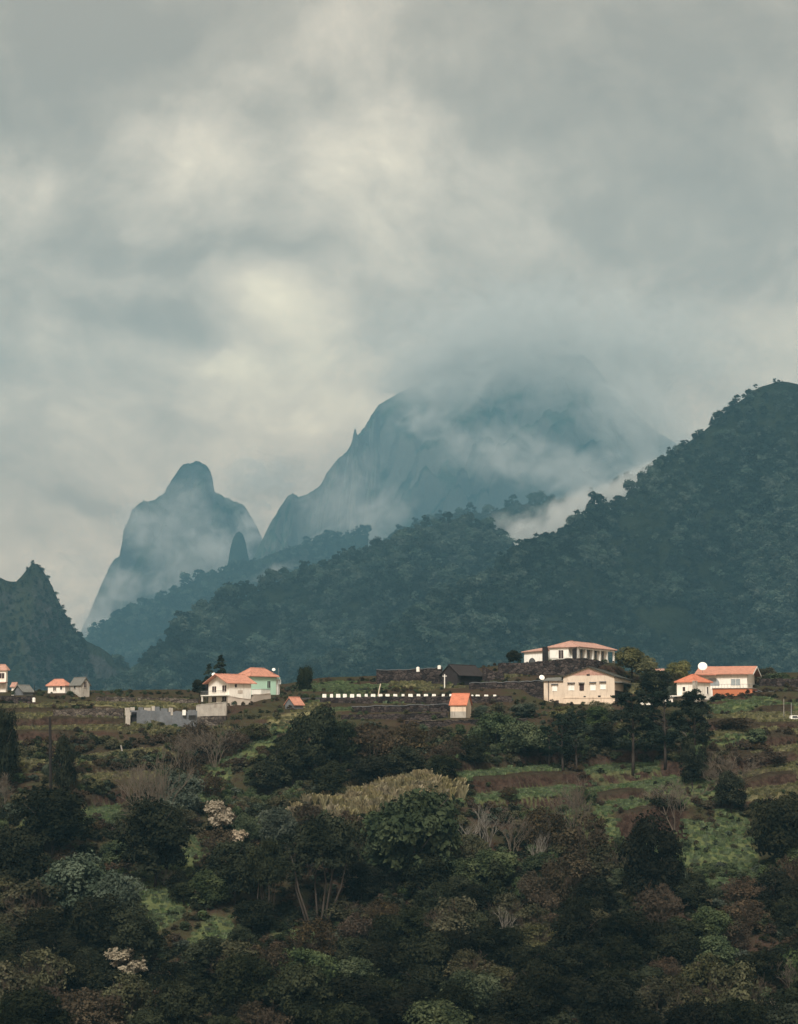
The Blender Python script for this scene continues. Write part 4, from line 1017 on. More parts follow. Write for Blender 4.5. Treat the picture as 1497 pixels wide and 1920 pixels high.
q = simple('low_white_shed', 'low white shed with dark opening behind the tall pine', 1236, 1324, 424, 10, 1200, 1250, 1311, 'white', 'tile_grey', .6, 'gable', [('L', 1221, 1227, 1314, 1320, 'dark')], 'Y', .3, 'shed')
simple('white_annex', 'white annex with dark window between the pines, left of the small white house', 1262, 1322, 425, 15, 1244, 1270, 1308, 'white', 'tile_grey', .7, 'gable', [('L', 1253, 1259, 1313, 1319, 'dark')], 'Y', .3, 'annex')

# ------------------------------------------------------------------ terrace walls
for k, (lab, pts, mt, cp) in enumerate([
    ('long dark stone wall on the crest left of the dark barn', [(706, 1257, 1277, 452), (770, 1256, 1276, 452), (830, 1252, 1274, 452)], 'stone', 'concrete'),
    ('long dark stone wall leading left from the beige villa', [(880, 1281, 1303, 432), (950, 1279, 1305, 431), (1018, 1277, 1310, 430)], 'stone', 'concrete'),
    ('short dark wall between the barn and the mound', [(905, 1252, 1276, 446), (945, 1262, 1278, 444)], 'stone', None),
    ('terrace wall directly below the row of white stones', [(600, 1309, 1318, 420), (720, 1306, 1321, 419), (840, 1306, 1322, 418), (960, 1305, 1322, 418)], 'stone', None),
    ('second terrace wall below the row of white stones', [(660, 1325, 1336, 411), (760, 1323, 1337, 411), (843, 1321, 1337, 410)], 'stone', 'concrete'),
    ('third terrace wall, left of the orange roofed shed', [(640, 1341, 1350, 405), (760, 1338, 1352, 404), (840, 1336, 1352, 404)], 'stone', None),
    ('lowest terrace wall, below the orange roofed shed', [(760, 1353, 1362, 399), (900, 1350, 1363, 398), (990, 1348, 1360, 399)], 'stone', 'stone_mid'),
    ('upper dark wall on the slope right of the red roofed house', [(1424, 1272, 1283, 450), (1500, 1272, 1284, 450), (1560, 1271, 1284, 450)], 'stone', None),
    ('lower dark wall on the slope right of the red roofed house', [(1416, 1297, 1310, 440), (1500, 1294, 1308, 440), (1560, 1294, 1308, 440)], 'stone', 'concrete'),
    ('low brown wall behind the yellow hay field', [(180, 1306, 1312, 436), (300, 1308, 1314, 436), (372, 1311, 1319, 434)], 'stone_mid', None),
    ('brown terrace wall below the yellow hay field', [(100, 1331, 1346, 408), (170, 1328, 1342, 409), (232, 1328, 1342, 409)], 'stone_mid', None),
    ('dark wall under the left edge house', [(-40, 1300, 1312, 440), (30, 1306, 1314, 432), (66, 1305, 1313, 432)], 'stone', None),
    ('brown dry stone wall under the beige villa', [(1020, 1326, 1338, 421), (1090, 1326, 1340, 420), (1160, 1326, 1338, 421)], 'stone', None),
    ]):
    ribbon('terrace_wall', lab, 'wall', pts, mt, cap=cp, seed=k, rough=.14, th=.6)

# road with its white guard stones
def road():
    P = [(560, 1306, 428), (700, 1303, 423), (840, 1303, 423), (960, 1304, 423), (1010, 1306, 424)]
    V = []
    for px, py, d in P:
        p = at(px, py + 2.5, d); V += [(p.x, p.y, p.z), (p.x, p.y + 3.5, p.z + .05), (p.x, p.y + 3.5, p.z - 1.2), (p.x, p.y, p.z - 1.2)]
    Fc = []
    for i in range(len(P) - 1):
        for k in range(4): Fc.append((4 * i + k, 4 * i + (k + 1) % 4, 4 * i + 4 + (k + 1) % 4, 4 * i + 4 + k))
    M['asphalt'] = surf('asphalt', (.05, .05, .05), .9, .2, 1.0)
    tag(MB().poly(V, Fc + [(0, 3, 2, 1), (16, 17, 18, 19)]).build('road', M['asphalt']), kind='structure')
road()
ORD = ['first', 'second', 'third', 'fourth', 'fifth', 'sixth', 'seventh', 'eighth', 'ninth', 'tenth', 'eleventh', 'twelfth', 'thirteenth', 'fourteenth', 'fifteenth', 'sixteenth', 'seventeenth', 'eighteenth', 'nineteenth', 'twentieth', 'twenty-first', 'twenty-second', 'twenty-third']
def guard_mesh(w, seed):
    rs = random.Random(seed); m = MB(); hh = .46; t = .3
    pts = []
    for z, s in ((-.3, 1), (0, 1), (hh * .8, .99), (hh, .9)):
        for (a, b) in ((-1, -1), (1, -1), (1, 1), (-1, 1)): pts.append((a * w / 2 * s + rs.uniform(-.02, .02), b * t / 2 * s, z + rs.uniform(-.015, .015)))
    f = [(3, 2, 1, 0), (12, 13, 14, 15)]
    for i in range(3):
        for k in range(4): f.append((4 * i + k, 4 * i + (k + 1) % 4, 4 * i + 4 + (k + 1) % 4, 4 * i + 4 + k))
    return m.poly(pts, f)
gs = [608.5, 622, 634.5, 647, 660.5, 673, 687, 700, 714, 727, 741.5, 756, 770, 785, 799, 814, 831.5, 847, 886, 896, 912, 928]
for k, px in enumerate(gs):
    w = [.85, .62, .95, .8, .9][k % 5] if px != 886 else .4
    p = at(px, 1305.3 if px < 850 else 1306.5, 421)
    o = guard_mesh(w, k).build('guard_stone', M['bright_white']); o.location = p
    tag(o, f'{ORD[k]} white guard stone counted from the left end of the road edge', 'guard stone', 'white guard stones along the road')

# ------------------------------------------------------------------ poles and small things
def pole(name, label, px, py0, py1, D, r, mat, lean=(0, 0), cat='pole', arms=0):
    b = at(px, py1, D); t = at(px + lean[0], py0, D + lean[1])
    e = tag(empty(name, b), label, cat)
    MB().tube([Vector((0, 0, -.8)), (t - b) * .5, t - b], [r * 1.15, r, r * .85], 8).build('shaft', M[mat], e)
    if arms:
        MB().box(-arms, arms, -.06, .06, (t - b).z - .5, (t - b).z - .38).build('crossarm', M[mat], e)
    return e
pole('utility_pole', 'tall black pole rising from the bushes on the left slope', 96, 1345, 1486, 350, .27, 'bark_dark', (-2, 0))
pole('wooden_post', 'leaning ochre wooden post above the row of white stones', 708, 1282, 1307, 425, .12, 'beige', (6, 0))
pole('white_cross_post', 'white post beside the dark barn', 834, 1264, 1284, 438, .11, 'bright_white', (0, 0), arms=.5)
pole('fallen_pole', 'pale grey pole leaning in the pine at the right', 1295, 1366, 1388, 372, .13, 'bark_pale', (-20, 0))
pole('stake', 'pale upright stake on the narrow hay terrace at left', 231, 1397, 1417, 384, .16, 'bark_pale', (-4, 0))
pole('thin_pole', 'thin dark pole above the yellow hay field', 195, 1303, 1325, 424, .06, 'bark_dark', (2, 0), arms=.4)
pole('lamp_post', 'thin pole with pale lamp head near the left village', 65, 1284, 1306, 430, .06, 'bark_dark')
pole('plank', 'loose grey plank leaning on the bank at the far left', 22, 1455, 1483, 366, .14, 'bark_pale', (30, 2))
pole('garden_post', 'thin grey post on the slope beside the right white vehicle', 1484, 1318, 1356, 404, .09, 'metal')
pole('fence_post', 'pale post on the slope left of the white vehicle at the right edge', 1470, 1310, 1352, 405, .07, 'bark_pale')

def water_tank(px, py, D, r, hgt, label, mat='bright_white', name='water_tank'):
    b = at(px, py, D); e = tag(empty(name, b), label, 'tank')
    MB().lathe([(0, -.3), (r, -.3), (r, hgt * .8), (r * .85, hgt * .95), (0, hgt)], sides=18).build('body', M[mat], e)
    MB().lathe([(r * .3, hgt * .93), (r * .3, hgt * 1.06), (0, hgt * 1.07)], sides=12).build('lid', M[mat], e)
water_tank(784, 1257, 449, .4, .8, 'small cream tank on the long crest wall left of the dark barn')
water_tank(824, 1252, 449, .4, .55, 'flat white tank beside the black barn roof on the crest')
water_tank(64, 1314, 430, .35, .7, 'small white barrel on the wall below the dark shed')

def pickup():
    b = at(1466, 1357, 403)
    e = tag(empty('white_van', b + Vector((1.9, 0, 0)), 0), 'white pickup parked on the terrace at the right edge', 'vehicle')
    W = 1.7
    MB().poly([(-1.9, 0, .35), (2.6, 0, .35), (2.6, 0, .95), (1.9, 0, 1.05), (1.5, 0, 1.75), (.2, 0, 1.75), (0, 0, 1.0), (-1.9, 0, 1.0)] +
              [(-1.9, W, .35), (2.6, W, .35), (2.6, W, .95), (1.9, W, 1.05), (1.5, W, 1.75), (.2, W, 1.75), (0, W, 1.0), (-1.9, W, 1.0)],
              [tuple(range(8)), tuple(range(15, 7, -1))] + [(i, (i + 1) % 8, 8 + (i + 1) % 8, 8 + i) for i in range(8)]).build('body', M['bright_white'], e)
    MB().poly([(.35, -.02, 1.15), (1.65, -.02, 1.15), (1.4, -.02, 1.65), (.4, -.02, 1.65), (.35, .02, 1.15), (1.65, .02, 1.15), (1.4, .02, 1.65), (.4, .02, 1.65)], [(0, 1, 2, 3), (7, 6, 5, 4), (0, 4, 5, 1), (1, 5, 6, 2), (2, 6, 7, 3), (3, 7, 4, 0)]).build('side_window', M['glass'], e)
    for x in (-1.2, 1.8):
        for y in (.05, W - .25):
            w = MB().lathe([(0, 0), (.16, 0), (.34, .02), (.36, .1), (.34, .2), (0, .2)], sides=18)
            w.v = [(v[0] + x, y + v[2] - .06, v[1] + .34) for v in w.v]; wo = w.build('wheel', M['dark'], e)
            c_ = MB().lathe([(.17, 0), (.17, .04), (0, .05)], sides=12); c_.v = [(v[0] + x, y - .10 + v[2] * -1 + .03, v[1] + .34) for v in c_.v]; c_.build('hub', M['metal'], wo)
    MB().box(-2.0, -1.88, .1, W - .1, .3, .5).build('bumper', M['metal'], e)

pickup()
M['tarp'] = surf('bright green tarpaulin', (.10, .55, .32), .5, .15, 2.0)
def tarp():
    b = at(1435, 1397, 387); rs = np.random.default_rng(3)
    u, v = np.meshgrid(np.linspace(-1, 1, 13), np.linspace(-1, 1, 13), indexing='ij')
    z = .8 * np.exp(-(u * u + v * v) * 1.2) + fbm(u * 2, v * 2, 3, 4) * .35
    o = link('tarpaulin', grid_mesh('tarpaulin', np.stack([u * .8, v * .8, z], -1))); o.location = b; o.data.materials.append(M['tarp'])
    so = o.modifiers.new('t', 'SOLIDIFY'); so.thickness = .02
    tag(o, 'crumpled bright green tarpaulin on the brown slope at right', 'tarpaulin')
tarp()
# ------------------------------------------------------------------ plants of the near slope
LEAF = {
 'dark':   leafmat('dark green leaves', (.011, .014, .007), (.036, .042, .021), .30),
 'shade_dark': leafmat('leaves with painted shade', (.006, .008, .004), (.020, .022, .011), .35),  # darker copy of the dark leaves; paints shade into the low slope
 'green':  leafmat('mid green leaves', (.030, .045, .019), (.078, .100, .042), .30),
 'olive':  leafmat('olive green leaves', (.038, .038, .018), (.090, .086, .042), .30),
 'yellow': leafmat('yellowish leaves', (.085, .085, .035), (.17, .16, .07), .25),
 'brown':  leafmat('reddish brown scrub', (.036, .026, .015), (.085, .062, .034), .30),
 'grey':   leafmat('grey green leaves', (.036, .048, .032), (.085, .105, .072), .25),
 'pine':   leafmat('pine needles', (.010, .018, .011), (.028, .042, .024), .25),
 'cream':  leafmat('cream blossom', (.26, .21, .14), (.46, .38, .27), .2),
 'tan':    leafmat('dry tan reeds', (.12, .105, .048), (.26, .22, .115), .25),
 'bright': leafmat('fresh green leaves', (.062, .092, .038), (.11, .15, .062), .25),
}
def twig_mesh(name, mat, seed, h=6.0, w=5.0, r=.12, depth=4, n0=5, thin=1.0):
    """a leafless shrub or dead tree"""
    rs = random.Random(seed); mb = MB()
    def grow(p, d, l, r_, k):
        q = p + d * l * .5 + Vector((rs.uniform(-1, 1), rs.uniform(-1, 1), 0)) * l * .07; e = p + d * l
        mb.tube([p, q, e], [r_, r_ * .8, r_ * .6], 4 if k < depth - 1 else 3)
        if k == 0: return
        for j in range(3 if k > 1 else 4):
            a = Vector((rs.gauss(0, 1), rs.gauss(0, 1), rs.gauss(0, .6))).normalized()
            grow(p + d * l * rs.uniform(.45, 1.0), (d + a * .75 + Vector((0, 0, .25))).normalized(), l * rs.uniform(.5, .75), max(.012, r_ * .5 * thin), k - 1)
    for j in range(n0):
        a = 6.28 * j / n0 + rs.uniform(-.4, .4); t = rs.uniform(.15, .55) * w / h
        d = Vector((math.cos(a) * t, math.sin(a) * t, 1)).normalized()
        grow(Vector((math.cos(a) * .15, math.sin(a) * .15, -.5)), d, h * .5, r, depth - 1)
    me = mb.mesh(name, mat); return me
def reed_mesh(name, mat, seed, n=90, h=2.2, w=1.3):
    rs = np.random.default_rng(seed); V = []
    for k in range(n):
        a = rs.uniform(0, 6.28); r = w * rs.random() ** .7; b = np.array([math.cos(a) * r, math.sin(a) * r, -.2]); d = rs.uniform(0, 6.28)
        L = h * rs.uniform(.6, 1.1); lean = np.array([math.cos(d), math.sin(d), 0]) * L * rs.uniform(.1, .4)
        s = np.array([-math.sin(d + 1), math.cos(d + 1), 0]) * .05
        V += [b - s, b + s, b + lean * .45 + [0, 0, L * .6] + s * 1.5, b + lean * .45 + [0, 0, L * .6] - s * 1.5]
        m = b + lean * .45 + [0, 0, L * .6]; e = b + lean + [0, 0, L]
        V += [m - s * 1.5, m + s * 1.5, e + s * 2.6, e - s * 2.6]
    V = np.array(V); me = np_mesh(name, V, np.arange(len(V)).reshape(-1, 4)); me.materials.append(mat); return me

def LM(seed, h, w, r=.14, pale=False, **k):
    return limb_mesh('trunk', M['bark_pale' if pale else 'bark'], seed, h, w, r, **k)
def mk_u(kind, seeds, w, h, blobs, leaves, leaf, base=.1, br=.2, shape='round', tr=.14, **k):
    out = []
    for s in seeds:
        rs = random.Random(s); mb = MB()
        for j in range(7):
            a = 6.28 * j / 7 + rs.uniform(-.3, .3); r0 = rs.uniform(.2, 1.1); r1 = w * rs.uniform(.12, .36)
            A = Vector((math.cos(a) * r0, math.sin(a) * r0, -.6)); B = Vector((math.cos(a) * r1, math.sin(a) * r1, h * .8))
            C_ = A.lerp(B, .5) + Vector((rs.uniform(-.8, .8), rs.uniform(-.8, .8), rs.uniform(-.2, .9)))
            mb.tube([A, A.lerp(C_, .5) + Vector((rs.uniform(-.12, .12), 0, 0)), C_, C_.lerp(B, .5) + Vector((0, 0, .2)), B], [.11, .1, .08, .06, .03], 6)
        out.append((crown_mesh('crown', LEAF[kind], s, w=w, h=h, blobs=blobs, leaves=leaves, leaf=leaf, base=base, br=br, shape=shape), mb.mesh('trunk', TWIGBARK, True), w, h))
    return out
TWIGBARK = surf('grey stems', (.06, .048, .038), .95, .3, 2.0)
# kind: list of (crown mesh, trunk mesh, nominal width, nominal height)
def mk_t(kind, seeds, w, h, blobs, leaves, leaf, **k):
    out = mk(kind, seeds, w, h, blobs, leaves, leaf, **k)
    return [(c, TWG[i % 2], a, b) for i, (c, t, a, b) in enumerate(out)]
def mk(kind, seeds, w, h, blobs, leaves, leaf, base=.1, br=.2, shape='round', tr=.14, **k):
    out = []
    for s in seeds:
        out.append((crown_mesh('crown', LEAF[kind], s, w=w, h=h, blobs=blobs, leaves=leaves, leaf=leaf, base=base, br=br, shape=shape), LM(s + 500, h, w, tr, **k), w, h))
    return out
TWG = [twig_mesh('trunk', surf('brown twigs', (.07, .052, .036), .95, .3, 2.0), 30 + s, 4.9, 5.6, .06, 5, 6) for s in (1, 2)]
PL = {
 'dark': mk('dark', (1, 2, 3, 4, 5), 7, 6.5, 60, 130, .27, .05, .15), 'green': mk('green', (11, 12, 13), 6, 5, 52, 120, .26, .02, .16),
 'olive': mk_t('olive', (21, 22, 23), 5.5, 4.5, 42, 85, .24, base=.02, br=.15), 'yellow': mk('yellow', (31, 32), 5, 4.5, 50, 110, .23, .05, .15),
 'shade_dark': mk('shade_dark', (6, 7, 8, 9), 7, 6.5, 56, 120, .28, .05, .16),
 'brown': mk_t('brown', (41, 42, 43), 5.5, 4.5, 34, 62, .22, base=.0, br=.15), 'grey': mk('grey', (51, 52, 53), 5.5, 4.5, 50, 120, .24, .02, .16),
 'pine': mk('pine', (61, 62), 7, 14, 60, 110, .30, .30, .12, 'pine', .22, start=.4, top=.95, limbs=10), 'spruce': mk('pine', (65,), 4.5, 8, 80, 60, .30, .06, .15, 'cone', .16, top=.95),
 'cypress': mk('dark', (67,), 2.6, 7, 26, 60, .34, .04, .30, 'column', .12), 'cream': mk('cream', (71,), 4.5, 3.6, 30, 60, .30, .25, .14), 'umbrella': mk_u('dark', (75, 76), 9, 8, 56, 130, .27, .50, .12, 'round', .2, start=.35, top=.8, limbs=8),
 'bright': mk('bright', (81,), 4, 3, 26, 60, .34, .0, .18),
}
TW = {'twig': [(twig_mesh('branches', surf('grey brown twigs', (.11, .09, .068), .95, .3, 2.0), s, 6, 5, .07, 5, 6), 5.5, 6) for s in (1, 2)],
      'dead': [(twig_mesh('branches', surf('weathered grey wood', (.17, .155, .13), .95, .35, 1.5), s, 7, 4, .15, 4, 4, .9), 5, 7) for s in (5, 6)]}
count = {}
def plant(kind, px, py, w, h, label, cat=None, group=None, y=None):
    """px, py: foot of the plant; w, h: size in photograph pixels"""
    g = hit(px, py)
    if y is not None: g = at(px, py, y)
    s = g.y / F
    rz = random.uniform(0, 6.28); k = count.get(kind, 0); count[kind] = k + 1
    if kind in TW:
        me, nw, nh = TW[kind][k % 2]
        e = empty('dead_tree' if kind == 'dead' else 'bare_shrub', g, rz)
        e.scale = (w * s / nw, w * s / nw, h * s / nh)
        link('branches', me, e); tag(e, label, cat or ('tree' if kind == 'dead' else 'shrub'), group); return e
    c, t, nw, nh = PL[kind][k % len(PL[kind])]
    nm = {'pine': 'pine_tree', 'spruce': 'conifer', 'cypress': 'cypress', 'umbrella': 'umbrella_tree', 'cream': 'flowering_tree', 'brown': 'brown_shrub', 'bright': 'green_shrub', 'yellow': 'yellow_tree', 'olive': 'olive_shrub', 'grey': 'grey_green_shrub'}.get(kind, 'leafy_tree')
    if h < 75 and nm == 'leafy_tree': nm = 'shrub'
    e, cr = tree_thing(nm, c, t, g, rz, (w * s / nw, w * s / nw, h * s / nh), label, cat or ('shrub' if 'shrub' in nm else 'tree'), group)
    return e
NAMED = [
 ('spruce', 413, 1302, 46, 72, 'tall dark conifer behind the roof of the two storey white house', 448), ('spruce', 391, 1304, 36, 58, 'shorter dark conifer left of the two storey white house', 446), ('dark', 374, 1305, 34, 28, 'low dark bush left of the two conifers', 446),
 ('dark', 572, 1312, 32, 60, 'round dark tree on the crest right of the mint house', 448), ('dark', 964, 1245, 34, 24, 'dark bush at the left end of the white bungalow', 462),
 ('yellow', 1185, 1262, 70, 46, 'yellowish tree right of the white bungalow', 452), ('yellow', 1212, 1268, 52, 34, 'smaller yellowish bush on the mound slope right of the bungalow', 450),
 ('yellow', 1272, 1282, 50, 40, 'yellowish tree behind the small white house', 440), ('dark', 1230, 1306, 70, 50, 'dark tree beside the right wing of the beige villa', 433), ('olive', 1262, 1306, 50, 44, 'olive tree between the villa and the small white house', 434),
 ('green', 1460, 1290, 60, 26, 'green bush on the crest at the right edge', 462), ('olive', 1440, 1280, 50, 26, 'olive bush on the crest right of the red roofed house', 466), ('grey', 1290, 1326, 26, 26, 'grey shrub before the small white house wall', 421), ('grey', 1262, 1312, 22, 26, 'grey shrub left of the small white house', 428),
 ('dark', 1356, 1330, 60, 28, 'dark shrub under the orange band of the red roofed house', 428),
 ('dark', 590, 1470, 110, 130, 'largest dark leafy tree left of centre below the pink roofed shed', None), ('dark', 640, 1440, 70, 80, 'dark leafy tree touching the right side of the largest one', None), ('dark', 548, 1480, 80, 80, 'dark tree at the foot of the largest central one', None),
 ('pine', 1187, 1446, 92, 150, 'tall pine in front of the right end of the beige villa', None), ('pine', 1248, 1440, 84, 140, 'pine between the villa and the small white house', None), ('pine', 1304, 1428, 78, 135, 'pine in front of the small white house', None),
 ('pine', 1056, 1446, 64, 112, 'left one of the two slim pines below the beige villa', None), ('pine', 1082, 1446, 60, 116, 'right one of the two slim pines below the beige villa', None), ('pine', 1030, 1440, 46, 80, 'smallest slim pine below the villa', None),
 ('green', 985, 1420, 84, 62, 'bright leafed tree right of the orange roofed shed terraces', None), ('green', 930, 1405, 80, 66, 'green tree below the terrace of the orange roofed shed', None), ('olive', 935, 1372, 52, 50, 'olive tree standing right of the orange roofed shed', None), ('green', 1120, 1372, 60, 42, 'green bush at the foot of the beige villa right corner', None), ('yellow', 1060, 1362, 64, 36, 'yellowish bush under the beige villa wall', None), ('yellow', 1128, 1352, 52, 34, 'yellowish bush under the right half of the beige villa', None),
 ('grey', 905, 1350, 40, 24, 'grey shrubs heaped on the terrace right of the orange roof shed', None), ('grey', 985, 1345, 60, 24, 'grey shrub left of the beige villa foot', None),
 ('dark', 1130, 1412, 56, 56, 'dark bush between the slim pines and the tall pine', None), ('dark', 890, 1445, 70, 60, 'dark bush at the left end of the long grass terrace', None), ('brown', 840, 1440, 70, 50, 'brown bush left of the long grass terrace', None),
 ('twig', 292, 1600, 110, 190, 'tall bare grey bush on the left slope', None), ('twig', 250, 1510, 70, 80, 'bare bush left of the tall bare grey one', None), ('twig', 405, 1440, 90, 84, 'bare thicket below the stained concrete terrace', None), ('twig', 345, 1450, 80, 80, 'bare thicket below the roofless building', None),
 ('brown', 370, 1420, 80, 60, 'brown bush under the roofless building', None), ('brown', 440, 1420, 60, 50, 'brown bush below the beige retaining wall', None), ('olive', 475, 1392, 60, 34, 'olive bush below the beige retaining wall', None), ('brown', 700, 1430, 100, 74, 'wide reddish brown bush on the central slope', None), ('brown', 770, 1420, 80, 56, 'reddish brown bush right of the wide one', None),
 ('dark', 120, 1500, 52, 110, 'narrow dark shrub right of the black pole', None), ('shade_dark', 100, 1605, 140, 120, 'large dark tree below the black pole', None), ('dark', 5, 1500, 60, 160, 'dark tree cut by the left edge above the others', None), ('shade_dark', 22, 1690, 130, 130, 'large dark tree at the left edge', None),
 ('dark', 290, 1665, 150, 150, 'large dark round tree below the tall bare grey bush', None), ('dark', 440, 1700, 120, 120, 'round dark tree below the cream flowering one', None), ('cream', 412, 1570, 66, 62, 'cream flowering tree on the left slope', None), ('cream', 438, 1600, 50, 40, 'smaller cream flowering bush beside the cream tree', None), ('brown', 395, 1500, 60, 50, 'brown bush above the cream flowering tree', None),
 ('grey', 525, 1600, 80, 80, 'grey green bush at the left end of the reed mound', None), ('green', 780, 1680, 190, 180, 'broad green tree in front of the reed mound', None), ('umbrella', 600, 1740, 180, 180, 'spreading umbrella tree with pale stems near the centre', None), ('umbrella', 500, 1740, 100, 140, 'smaller umbrella tree left of the spreading one', None), ('green', 790, 1600, 110, 100, 'green tree crown just below the reed mound', None), ('olive', 660, 1660, 120, 110, 'olive tree below the left half of the reed mound', None),
 ('dead', 912, 1600, 64, 100, 'bleached dead tree forked into two white limbs', None), ('dead', 880, 1590, 50, 60, 'small bleached dead bush left of the forked dead tree', None), ('dead', 1012, 1640, 44, 90, 'pale dead tree right of the forked one', None), ('twig', 960, 1610, 70, 90, 'bare bush between the two dead trees', None),
 ('twig', 1078, 1580, 90, 120, 'rounded grey bare tree below the grass terraces', None), ('brown', 1100, 1640, 110, 110, 'brown tree below the rounded grey bare tree', None), ('brown', 1060, 1700, 110, 90, 'brown bush in the lower centre right', None), ('twig', 1265, 1560, 110, 90, 'bare grey bush in the middle of the green bank', None),
 ('shade_dark', 1225, 1705, 130, 150, 'large dark tree in the lower part of the green bank', None), ('dark', 1300, 1480, 60, 90, 'dark bush below the small white house pines', None), ('twig', 1370, 1500, 110, 90, 'wide bare bush on the slope under the red roofed house', None), ('dark', 1372, 1530, 70, 70, 'dark bush under the wide bare bush', None), ('bright', 1310, 1450, 30, 44, 'small bright green shrub on the bank under the pines', None), ('bright', 1420, 1398, 40, 22, 'pale green shrub beside the green tarpaulin', None),
 ('shade_dark', 1478, 1640, 130, 130, 'large dark tree cut by the right edge', None), ('grey', 1275, 1680, 40, 40, 'teal grey shrub in front of the dark bank tree', None), ('brown', 1380, 1372, 90, 26, 'low dark red bush on the brown bank', None), ('brown', 1440, 1440, 90, 30, 'low dark red shrub below the tarpaulin', None),
 ('cypress', 930, 1735, 42, 120, 'narrow dark cypress in the lower centre', None), ('dead', 945, 1780, 34, 90, 'two thin pale stems below the cypress', None), ('cream', 240, 1850, 84, 62, 'tan blossoming tree in the lower left', None), ('twig', 1490, 1880, 80, 80, 'pale bare bush in the lower right corner', None), ('cream', 1452, 1905, 26, 22, 'small pale blossoming shrub at the bottom right', None),
 ('grey', 140, 1720, 140, 100, 'wide grey green bush in the lower left', None), ('grey', 215, 1740, 100, 90, 'grey green bush left of the grassy gully', None), ('olive', 60, 1760, 130, 100, 'olive brown bush near the left edge', None), ('green', 395, 1700, 80, 60, 'pale green shrub on the grassy gully', None), ('shade_dark', 180, 1810, 130, 120, 'dark tree above the tan blossoming one', None), ('green', 460, 1590, 50, 60, 'green shrub right of the cream flowering tree', None),
 ('dark', 690, 1480, 90, 60, 'dark bush in the hollow behind the reed mound', None), ('dark', 760, 1468, 90, 60, 'dark bush behind the crest of the reed mound', None), ('dark', 830, 1470, 70, 50, 'dark bush at the right end behind the reed mound', None), ('dark', 620, 1500, 80, 70, 'dark bush behind the left end of the reed mound', None),
]
for (k, px, py, w, h, lab, y) in NAMED: plant(k, px, py, w, h, lab, y=y)

# the rest of the scrub, one plant at a time
TAKEN = [(px, py - h * .4, w * .5) for (k, px, py, w, h, lab, y) in NAMED]
GROUPS = {'shade_dark': 'blackish leafy trees of the slope', 'dark': 'dark leafy trees of the slope', 'olive': 'olive shrubs of the slope', 'green': 'green shrubs of the slope', 'brown': 'reddish brown shrubs of the slope', 'grey': 'grey green shrubs of the slope', 'twig': 'bare shrubs of the slope'}
MARKS = [(590, 1400, 'largest dark central tree'), (1187, 1380, 'tall pine'), (292, 1510, 'tall bare grey bush'), (412, 1540, 'cream flowering tree'), (720, 1500, 'reed mound'), (780, 1590, 'broad tree before the reeds'),
         (600, 1640, 'spreading umbrella tree'), (912, 1550, 'forked white dead tree'), (1078, 1520, 'rounded grey bare tree'), (1225, 1640, 'dark bank tree'), (1370, 1460, 'wide bare bush'), (1478, 1580, 'dark tree at the right edge'),
         (930, 1680, 'dark cypress'), (240, 1820, 'tan blossoming tree'), (290, 1590, 'large round tree at left'), (100, 1550, 'tree below the black pole'), (22, 1630, 'large tree at the left edge'), (440, 1640, 'round tree below the cream one'),
         (96, 1420, 'black pole'), (1180, 1560, 'green bank'), (330, 1640, 'grassy gully'), (985, 1390, 'bright leafed tree'), (865, 1340, 'orange roofed shed'), (700, 1400, 'wide reddish brown bush'), (1435, 1392, 'green tarpaulin'),
         (950, 1447, 'long grass terrace'), (0, 1900, 'bottom left corner'), (1497, 1900, 'bottom right corner'), (750, 1915, 'middle of the bottom edge'), (375, 1915, 'left half of the bottom edge'), (1120, 1915, 'right half of the bottom edge')]
USED = set()
def fill_label(word, px, py, w):
    size = 'small' if w < 60 else 'middling' if w < 88 else 'large'
    near = sorted(MARKS, key=lambda m: (m[0] - px) ** 2 + (m[1] - py) ** 2)
    for m in near[:12]:
        dx, dy = px - m[0], py - m[1]; d = math.hypot(dx, dy)
        a = math.degrees(math.atan2(-dy, dx)) % 360
        way = ['right of', 'above and right of', 'above', 'above and left of', 'left of', 'below and left of', 'below', 'below and right of'][int(((a + 22.5) % 360) // 45)]
        dist = 'just ' if d < 75 else '' if d < 150 else 'well ' if d < 260 else 'far '
        t = f'{size} {word} {dist}{way} the {m[2]}'
        if t not in USED: USED.add(t); return t
    return t
